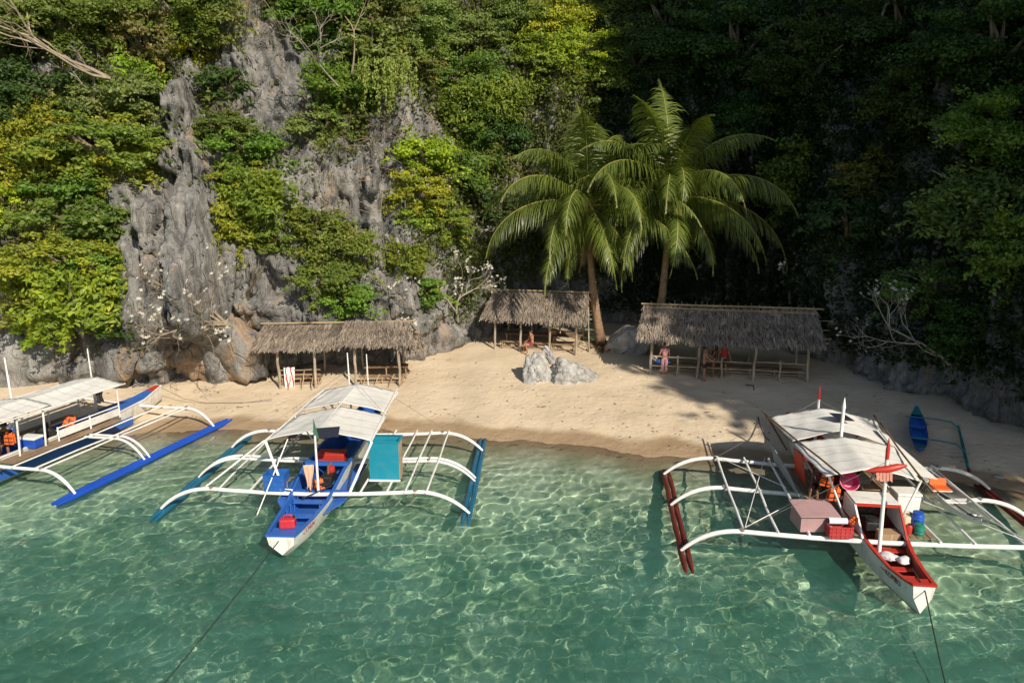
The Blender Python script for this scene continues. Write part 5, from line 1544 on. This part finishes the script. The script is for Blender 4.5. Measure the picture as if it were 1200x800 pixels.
r_ = D_.thing('black_bag', 'black bag on the deck under the left canopy', 'bag', .25, 6.6, 1.0, .4)
o = link(bpy.data.objects.new('bag_body', rock_mesh(330, (.3, .22, .24), 9, .12, 3)), r_); o.data.materials.append(M_black); o.location = (0, 0, .15)
MB().tube(bez((-.15, 0, .3), (0, 0, .5), (.15, 0, .3), 6), .015, 6).build('strap', M_black, r_, 60)

# ------------------------------------------------------------------ the little blue canoe drawn up on the sand
p = on_z(1086, 540, .25)
cz = gz(16.3, 26.2)
ca = thing('canoe', 'small blue and teal canoe with one outrigger, drawn up on the shaded sand', 'canoe', (14.75, 24.2, gz(14.75, 24.2)+.12), R(-26))
ca.rotation_euler = (R(6.5), 0, R(-26))
M_cteal = paint('teal_canoe_paint', (.012, .16, .17), .45, .35, (.04, .1, .1))
vs, fs, vi = [], [], []
st = [(0, .06, .42, .3), (.4, .2, .36, .06), (1.2, .30, .33, 0), (2.4, .30, .33, 0), (3.2, .2, .38, .06), (3.8, .05, .50, .34)]
for y_, hb, zt, zk in st: vs += [(-hb, y_, zt), (-hb*.7, y_, zk+.08), (0, y_, zk), (hb*.7, y_, zk+.08), (hb, y_, zt)]
for i_ in range(len(st)-1):
    for j_ in range(4): a = i_*5+j_; fs.append((a+1, a, a+5, a+6))
fs += [(0, 1, 2, 3, 4), (29, 28, 27, 26, 25)]
MB().add(vs, fs).build('hull', M_blue, ca, 40)
vs, fs = [], []
for y_, hb, zt, zk in st: vs += [(-hb+.02, y_, zt-.004), (-hb*.6, y_, max(zk+.1, .1)), (hb*.6, y_, max(zk+.1, .1)), (hb-.02, y_, zt-.004)]
for i_ in range(len(st)-1):
    for j_ in range(3): a = i_*4+j_; fs.append((a, a+1, a+5, a+4))
MB().add(vs, fs).build('hull_lining', M_blue, ca, 40)
MB().plate([(-.2, 3.15, .385), (.2, 3.15, .385), (.05, 3.78, .505), (-.05, 3.78, .505)], .02).build('tip_deck', M_cteal, ca)
MB().plate([(-.05, .02, .425), (.05, .02, .425), (.19, .4, .365), (-.19, .4, .365)], .02).build('tip_deck', M_cteal, ca)
for y_ in (1.2, 2.2): MB().box((0, y_, .3), (.56, .16, .025)).build('thwart', M_blue, ca)
for y_ in (.9, 2.9): MB().tube([(-.4, y_, .37), (.6, y_, .40), (1.15, y_, .36), (1.45, y_-.05, .12)], .028, 7).build('boom', M_cteal, ca, 50)
MB().tube([(1.45, -.5, .08), (1.45, 1.2, .07), (1.45, 3.2, .1)], [.05, .06, .04], 8).build('float_pole', M_cteal, ca, 50)
MB().tube([(1.45, -.9, .09), (1.45, -.5, .08)], [.045, .055], 8).build('float_tip', M_darkred, ca, 50)

# ------------------------------------------------------------------ ropes
def rope(name, label, pts, r, m):
    o = MB().tube(pts, r, 6).build(name, m, None, 60)
    return tag(o, label, 'rope')
bp_ = A.w(-.05, -.02, .66); e = on_z(150, 850, .02)
rope('anchor_rope', 'dark anchor rope running down into the water from the blue boat bow', sagline(bp_, e, .06, 24), .016, M_dkrope)
bp_ = B.w(.02, -.02, .72); e = on_z(1128, 880, .02)
rope('anchor_rope', 'dark anchor rope running down into the water from the red boat bow', [B.w(.0, .7, .9), B.w(0, .25, .84)]+sagline(bp_, e, .08, 24), .016, M_dkrope)
p = on_z(883, 452, .95)
hp = Vector((p.x, p.y, gz(p.x, p.y)+.05))
rope('mooring_rope', 'dark mooring rope lying from the right shelter post to the red boat', [hp+Vector((-.35, .05, .03)), hp]+sagline(hp, B.w(-1.6, 8.6, 1.2), .55, 20)[1:], .022, paint('blue_black_rope', (.035, .04, .05), .8, .2))
c0 = D_.w(.05, 12.5, 1.15); p = on_z(318, 457, .95); hp = Vector((p.x, p.y, gz(p.x, p.y)+.12))
mid = c0.lerp(hp, .5); mid.z = gz(mid.x, mid.y)+.04
rope('mooring_rope', 'thin grey mooring rope from the left boat tip to the long shelter', [c0, c0.lerp(mid, .4)+Vector((0, 0, -.25))]+[Vector((q_.x, q_.y, gz(q_.x, q_.y)+.03)) for q_ in (c0.lerp(mid, .8), mid, mid.lerp(hp, .5))]+[hp], .013, M_rope)

# ================================================================== PEOPLE
M_skin = paint('tan_skin', (.36, .17, .10), .55, .12, (.28, .12, .07), 9)
M_skin2 = paint('brown_skin', (.24, .115, .07), .55, .12, (.18, .08, .05), 9)
M_hair = paint('black_hair', (.012, .010, .009), .5, .1, (.03, .02, .02), 12)
STAND = dict(pelvis=(0, 0, .91), waist=(0, 0, 1.05), chest=(0, .0, 1.23), collar=(0, .01, 1.36), neck=(0, 0, 1.43), chin=(0, -.025, 1.49), face=(0, -.02, 1.56), crown=(0, .005, 1.63),
    sl=(-.165, 0, 1.345), el=(-.215, .03, 1.09), wl=(-.225, -.05, .87), sr=(.165, 0, 1.345), er=(.215, .03, 1.09), wr=(.225, -.05, .87),
    hl=(-.085, 0, .86), kl=(-.095, -.03, .48), al=(-.10, .02, .085), tl=(-.11, -.12, .03), hr=(.085, 0, .86), kr=(.095, -.03, .48), ar=(.10, .02, .085), tr=(.11, -.12, .03))
SIT = dict(STAND, pelvis=(0, 0, .12), waist=(0, .02, .26), chest=(0, .0, .44), collar=(0, -.02, .57), neck=(0, -.03, .64), chin=(0, -.06, .70), face=(0, -.06, .77), crown=(0, -.04, .84),
    sl=(-.165, -.02, .555), el=(-.22, -.05, .31), wl=(-.16, -.24, .24), sr=(.165, -.02, .555), er=(.22, -.05, .31), wr=(.16, -.24, .24),
    hl=(-.09, -.04, .09), kl=(-.11, -.42, .11), al=(-.11, -.40, -.33), tl=(-.11, -.54, -.37), hr=(.09, -.04, .09), kr=(.11, -.42, .11), ar=(.11, -.40, -.33), tr=(.11, -.54, -.37))
RAD = dict(pelvis=(.145, .105), waist=(.125, .09), chest=(.145, .10), collar=(.105, .08), neck=(.052, .055), chin=(.062, .075), face=(.078, .092), crown=(.055, .065),
    s=(.058, .058), e=(.042, .042), w=(.028, .026), h=(.088, .09), k=(.055, .058), a=(.038, .042), t=(.042, .028))
BONES = [('pelvis', 'waist'), ('waist', 'chest'), ('chest', 'collar'), ('collar', 'neck'), ('neck', 'chin'), ('chin', 'face'), ('face', 'crown')]
for s_ in 'lr': BONES += [('collar', 's'+s_), ('s'+s_, 'e'+s_), ('e'+s_, 'w'+s_), ('pelvis', 'h'+s_), ('h'+s_, 'k'+s_), ('k'+s_, 'a'+s_), ('a'+s_, 't'+s_)]
def skinned(name, J, bones, rad, m, parent, sub=1, root='pelvis', grow=0.0):
    names = []
    for a, b_ in bones:
        for q_ in (a, b_):
            if q_ not in names: names.append(q_)
    me = bpy.data.meshes.new(name)
    me.from_pydata([J[q_] for q_ in names], [(names.index(a), names.index(b_)) for a, b_ in bones], [])
    o = bpy.data.objects.new(name, me); C.objects.link(o)
    md = o.modifiers.new('skin', 'SKIN'); md.use_smooth_shade = True
    if not me.skin_vertices: 
        bpy.context.view_layer.objects.active = o
        bpy.ops.mesh.customdata_skin_add()
    sv = me.skin_vertices[0].data
    for i_, q_ in enumerate(names):
        r = rad(q_)
        sv[i_].radius = (r[0]+grow, r[1]+grow); sv[i_].use_root = q_ == root
    o.modifiers.new('sub', 'SUBSURF').levels = sub
    dg = bpy.context.evaluated_depsgraph_get(); dg.update()
    new = bpy.data.meshes.new_from_object(o.evaluated_get(dg))
    bpy.data.objects.remove(o)
    new.materials.clear(); new.materials.append(m); new.shade_smooth()
    return link(bpy.data.objects.new(name, new), parent)
def person(label, loc, rz, pose=None, base_=STAND, skin=None, bottom=None, top=None, legs='short', hair='short', scale=1.0, sleeves=False):
    J = {k_: Vector(v_) for k_, v_ in dict(base_, **(pose or {})).items()}
    root = thing('person', label, 'person', loc, rz)
    root.scale = (scale,)*3
    bones = list(BONES)
    rd = {}
    for s_, sg in (('l', -1), ('r', 1)):
        d = (J['w'+s_]-J['e'+s_]).normalized()
        sd = d.cross(Vector((0, 0, 1)) if abs(d.z) < .8 else Vector((0, -1, 0))).normalized()
        J['p'+s_] = J['w'+s_]+d*.07; bones.append(('w'+s_, 'p'+s_)); rd['p'+s_] = (.032, .018)
        for f_ in range(4):
            J['f%d%s' % (f_, s_)] = J['p'+s_]+d*(.035)+sd*(f_-1.5)*.017; J['g%d%s' % (f_, s_)] = J['p'+s_]+d*(.07, .082, .078, .06)[f_]+sd*(f_-1.5)*.019+Vector((0, -.015, 0))
            bones += [('p'+s_, 'f%d%s' % (f_, s_)), ('f%d%s' % (f_, s_), 'g%d%s' % (f_, s_))]; rd['f%d%s' % (f_, s_)] = (.010, .010); rd['g%d%s' % (f_, s_)] = (.007, .007)
        J['q'+s_] = J['w'+s_]+d*.055-sd*.05; bones.append(('w'+s_, 'q'+s_)); rd['q'+s_] = (.010, .010)
    J['nose'] = J['face']+(J['face']-J['crown']).normalized()*.01+Vector((0, -.088, 0)); 
    def rad(q_):
        return rd.get(q_) or RAD.get(q_) or RAD[q_[0]]
    skinned('body', J, bones, rad, skin or M_skin, root)
    MB().lathe([(.016, -.02), (.014, 0), (.006, .02)], 6, J['nose']).build('nose', skin or M_skin, root, 60)
    for sx in (-.032, .032): MB().lathe([(.006, -.006), (.009, 0), (.006, .006)], 6, J['face']+Vector((sx, -.082, .012))).build('eye', M_hair, root, 60)
    for sx in (-1, 1): MB().lathe([(.01, -.03), (.02, 0), (.012, .028)], 7, J['face']+Vector((sx*.085, .01, 0))).build('ear', skin or M_skin, root, 60)
    MB().box(J['chin']+Vector((0, -.072, .012)), (.045, .012, .01)).build('mouth', paint('lip', (.25, .08, .06), .5, .1), root)
    H = J['crown']
    hr_ = MB().lathe([(.10, -.10), (.108, -.05), (.105, 0), (.08, .04), (.03, .062)], 12, H+Vector((0, .022, -.01)))
    if hair == 'long': hr_.tube([H+Vector((0, .07, -.03)), H+Vector((0, .10, -.16)), H+Vector((0, .10, -.32))], [.085, .085, .04], 8)
    if hair == 'bun': hr_.lathe([(.02, -.03), (.045, 0), (.02, .04)], 8, H+Vector((0, .03, .07)))
    hr_.build('hair', M_hair, root, 70)
    if bottom:
        Jb = dict(J); bs = [('pelvis', 'waist')]
        Jb['waist'] = J['pelvis'].lerp(J['waist'], .5)
        for s_ in 'lr':
            Jb['k'+s_] = J['h'+s_].lerp(J['k'+s_], .62 if legs == 'short' else (1.0 if legs == 'long' else .12)); bs += [('pelvis', 'h'+s_), ('h'+s_, 'k'+s_)]
            if legs == 'long':
                Jb['a'+s_] = J['k'+s_].lerp(J['a'+s_], .85); bs.append(('k'+s_, 'a'+s_))
        rb = lambda q_: {'k': (.085, .085) if legs != 'long' else (.068, .07), 'a': (.055, .055), 'w': (.13, .10)}.get(q_[0] if q_ != 'pelvis' else 'x') or rad(q_)
        skinned('trousers' if legs == 'long' else 'shorts', Jb, bs, rb, bottom, root, grow=.016)
    if top:
        Jt = dict(J); Jt['waist'] = J['waist']; bs = [('waist', 'chest'), ('chest', 'collar'), ('collar', 'sl'), ('collar', 'sr')]
        Jt['pelvis'] = J['pelvis'].lerp(J['waist'], .35); bs.append(('pelvis', 'waist'))
        for s_ in 'lr':
            if sleeves: Jt['e'+s_] = J['s'+s_].lerp(J['e'+s_], .6); bs.append(('s'+s_, 'e'+s_))
        skinned('shirt', Jt, bs, lambda q_: (.052, .052) if q_[0] == 'e' else rad(q_), top, root, root='chest', grow=.014)
    return root
M_blackc = paint('black_shorts_cloth', (.02, .018, .018), .9, .2)
M_redc = paint('red_top_cloth', (.50, .025, .03), .85, .2)
M_pinkc = paint('pink_cloth', (.60, .30, .32), .9, .3, (.45, .2, .25), 14)
M_maroon = paint('maroon_cloth', (.16, .02, .035), .9, .3)
person('person in pink top and pink trousers standing at the left bay of the right shelter', on_sand(778, 439), R(185), dict(er=(.25, .03, 1.12), wr=(.28, -.10, .92)), bottom=M_pinkc, top=M_pinkc, legs='long', hair='bun', sleeves=True, scale=.97)
person('bare chested person in black shorts reaching out to a companion at the right shelter', on_sand(824.5, 446), R(70), dict(er=(.20, -.17, 1.16), wr=(.12, -.38, 1.10), el=(-.20, -.16, 1.14), wl=(-.1, -.36, 1.04)), bottom=M_blackc)
person('dark haired person in dark swimwear facing the bare chested one at the right shelter', on_sand(835, 442), R(-95), dict(er=(.21, -.1, 1.12), wr=(.1, -.3, 1.2), tl=(-.13, -.1, .03)), skin=M_skin2, bottom=M_blackc, top=M_blackc, legs='brief', hair='long', scale=.96)
person('person in red sleeveless top and black shorts standing at the right shelter', on_sand(847, 440), R(-5), dict(el=(-.26, .0, 1.10), wl=(-.30, -.08, .90), er=(.27, .0, 1.10), wr=(.31, -.1, .90)), bottom=M_blackc, top=M_redc, hair='long', scale=.94)
p = on_sand(626, 407)
person('bare chested person in dark red shorts sitting on the bench of the middle hut', (1.05, 37.1, gz(1.05, 37.1)+.40), R(-60), dict(wr=(.12, -.16, .66), er=(.24, -.14, .40), ar=(.13, -.34, -.33), tr=(.13, -.47, -.37)), SIT, bottom=paint('dark_red_shorts', (.22, .03, .035), .9, .2))
person('dark haired person in maroon shirt sitting under the canopy of the red boat', B.w(-.95, 4.9, 1.04), B.rz+R(-40), None, SIT, M_skin2, M_blackc, M_maroon, sleeves=True, hair='long')
person('person in red vest sitting at the back under the canopy of the red boat', B.w(.3, 6.2, 1.16), B.rz+R(20), None, SIT, M_skin2, M_blackc, M_redc, hair='short')
person('dark haired person in maroon shirt sitting on the deck of the left boat', D_.w(.35, 4.35, .98), D_.rz+R(60), None, SIT, M_skin2, M_blackc, M_maroon, sleeves=True, hair='long')
person('person in dark clothes sitting behind the maroon one on the left boat', D_.w(-.1, 5.3, 1.0), D_.rz+R(40), None, SIT, M_skin2, M_blackc, M_blackc, sleeves=True)
# bags and bits under the shelters
def bag(label, loc, s_, m, seed, strap=True, name='bag'):
    r_ = thing(name, label, 'bag', loc)
    o = link(bpy.data.objects.new('bag_body', rock_mesh(seed, s_, 8, .12, 3)), r_); o.data.materials.append(m); o.location = (0, 0, s_[2]*.75)
    MB().tube(bez((-s_[0]*.5, 0, s_[2]*1.3), (0, 0, s_[2]*2.2), (s_[0]*.5, 0, s_[2]*1.3), 6), .014, 6).build('strap', m, r_, 60)
    return r_
q_ = s3_.location
bag('blue cloth bag on the bench beside the person in pink', (q_.x-2.9, q_.y+.95, q_.z+.44), (.36, .18, .2), paint('blue_bag_cloth', (.02, .07, .24), .9, .3), 401)
bag('white bundle on top of the bench at the left end of the right shelter', (q_.x-3.15, q_.y+1.05, q_.z+.62), (.16, .12, .1), paint('white_bundle', (.6, .58, .55), .9, .3), 402)
q_ = s2_.location
r_ = thing('wicker_basket', 'straw coloured basket on the table of the middle hut', 'basket', (q_.x+1.05, q_.y+1.2, q_.z+.76))
MB().lathe([(.20, 0), (.27, .10), (.29, .24), (.27, .24), (.2, .03)], 14).build('bowl', wood('wicker', (.30, .18, .07), (.55, .36, .16), 20), r_, 40)
MB().tube(bez((-.27, 0, .24), (0, 0, .62), (.27, 0, .24), 8), .018, 6).build('handle', wood('wicker', 0, 0), r_, 60)
M_net = paint('green_plastic_rack', (.015, .13, .085), .5, .3)
r_ = thing('green_crate_stack', 'green slatted rack in the shade right of the middle hut', 'rack', (q_.x+3.25, q_.y+2.0, gz(q_.x+3.25, q_.y+2.0)))
for i_ in range(6): MB().box((0, 0, .15+i_*.25), (1.2, .06, .10)).build('slat', M_net, r_)
for x_ in (-.55, .55): MB().box((x_, .05, .8), (.07, .06, 1.6)).build('upright', M_net, r_)
# bits of leaf and bark on the sand
rng = np.random.default_rng(21)
b = MB()
for _ in range(480):
    x_, y_ = rng.uniform(-22, 17), 0
    y_ = float(shore_y(np.array([x_]))[0])+(rng.uniform(.8, 9) if _ % 5 else rng.normal(2.4+.5*math.sin(x_*.7), .16))
    z_ = gz(x_, y_)+.012
    a = rng.uniform(0, 6.28); L = rng.uniform(.02, .10)*(2.2 if rng.random() < .05 else 1); W = L*rng.uniform(.2, .5)
    dx, dy = math.cos(a), math.sin(a)
    b.add([(x_-dx*L, y_-dy*L, z_), (x_+dy*W, y_-dx*W, z_+.008), (x_+dx*L, y_+dy*L, z_+.004), (x_-dy*W, y_+dx*W, z_+.012)], [(0, 1, 2, 3)])
o = b.build('leaf_litter', paint('dry_leaf', (.17, .115, .065), .9, .4), None)
tag(o, 'scattered dry leaves and bark bits over the sand', 'litter', kind='stuff')
# broken leaf mat round the foot of the palms
rng = np.random.default_rng(33)
P = np.stack([rng.normal(5.6, .9, 260), rng.normal(37.6, .6, 260), np.zeros(260)], 1); P[:, 2] = ground_z(P[:, 0], P[:, 1])+.05+rng.random(260)*.18
v, f, t = leaves(P, rng.normal(0, .3, P.shape)+np.array([0, -.2, 1]), .55, rng, .12, .0)
o = np_mesh('palm_litter', v, f, M_leaf, None, False, t); o.color = (.16, .10, .055, 1)
tag(o, 'dry fallen palm leaves heaped round the palm trunks', 'litter', kind='stuff')
# woods on the edge of the headland, whose shade dapples the sand
rng = np.random.default_rng(66)
PP, NN = [], []
for (x_, y_, z_, r_) in ((28, 3.0, 19, 2.6), (28.5, 1.0, 23, 2.8), (28.5, -1.0, 26.3, 2.4), (28.2, 3.2, 27, 2.0), (28.5, -2.2, 29.4, 1.8), (28.3, 4, 23, 3), (28.3, 4.8, 31, 2.6), (28.5, 4.5, 15.5, 2.6), (28.5, 6.5, 26, 3), (28.5, .4, 30.5, 2.0), (28.8, 7, 36, 2.4), (28.5, 6.5, 19, 3)):
    P, N, _ = crown_pts(rng, r_*1.15, r_*1.15, r_*.95, 30, 30, .25)
    PP.append(P+np.array([x_, y_, z_])); NN.append(N)
hv = np.stack([hx, hy, HZ], -1).reshape(-1, 3)
hv = hv[(hv[:, 2] > 3) & (hv[:, 2] < 40) & (hv[:, 0] < 31)]
hv = hv[fbm(hv[:, 1]*.18, hv[:, 2]*.14, seed=88) > .0]
hv = np.repeat(hv[rng.random(len(hv)) < .5], 9, 0)
PP.append(hv+rng.normal(0, .4, hv.shape)+np.array([-.35, -.1, .1])); NN.append(np.tile(np.array([-.5, -.4, .6]), (len(hv), 1)))
P, N = np.concatenate(PP), np.concatenate(NN)
v, f, t = leaves(P, N, .5, rng, .6)
o = np_mesh('headland_woods', v, f, M_leaf, None, False, t); o.color = (*COL['g'], 1)
tag(o, 'woods along the edge of the headland that shades the cove', 'woods', kind='stuff')
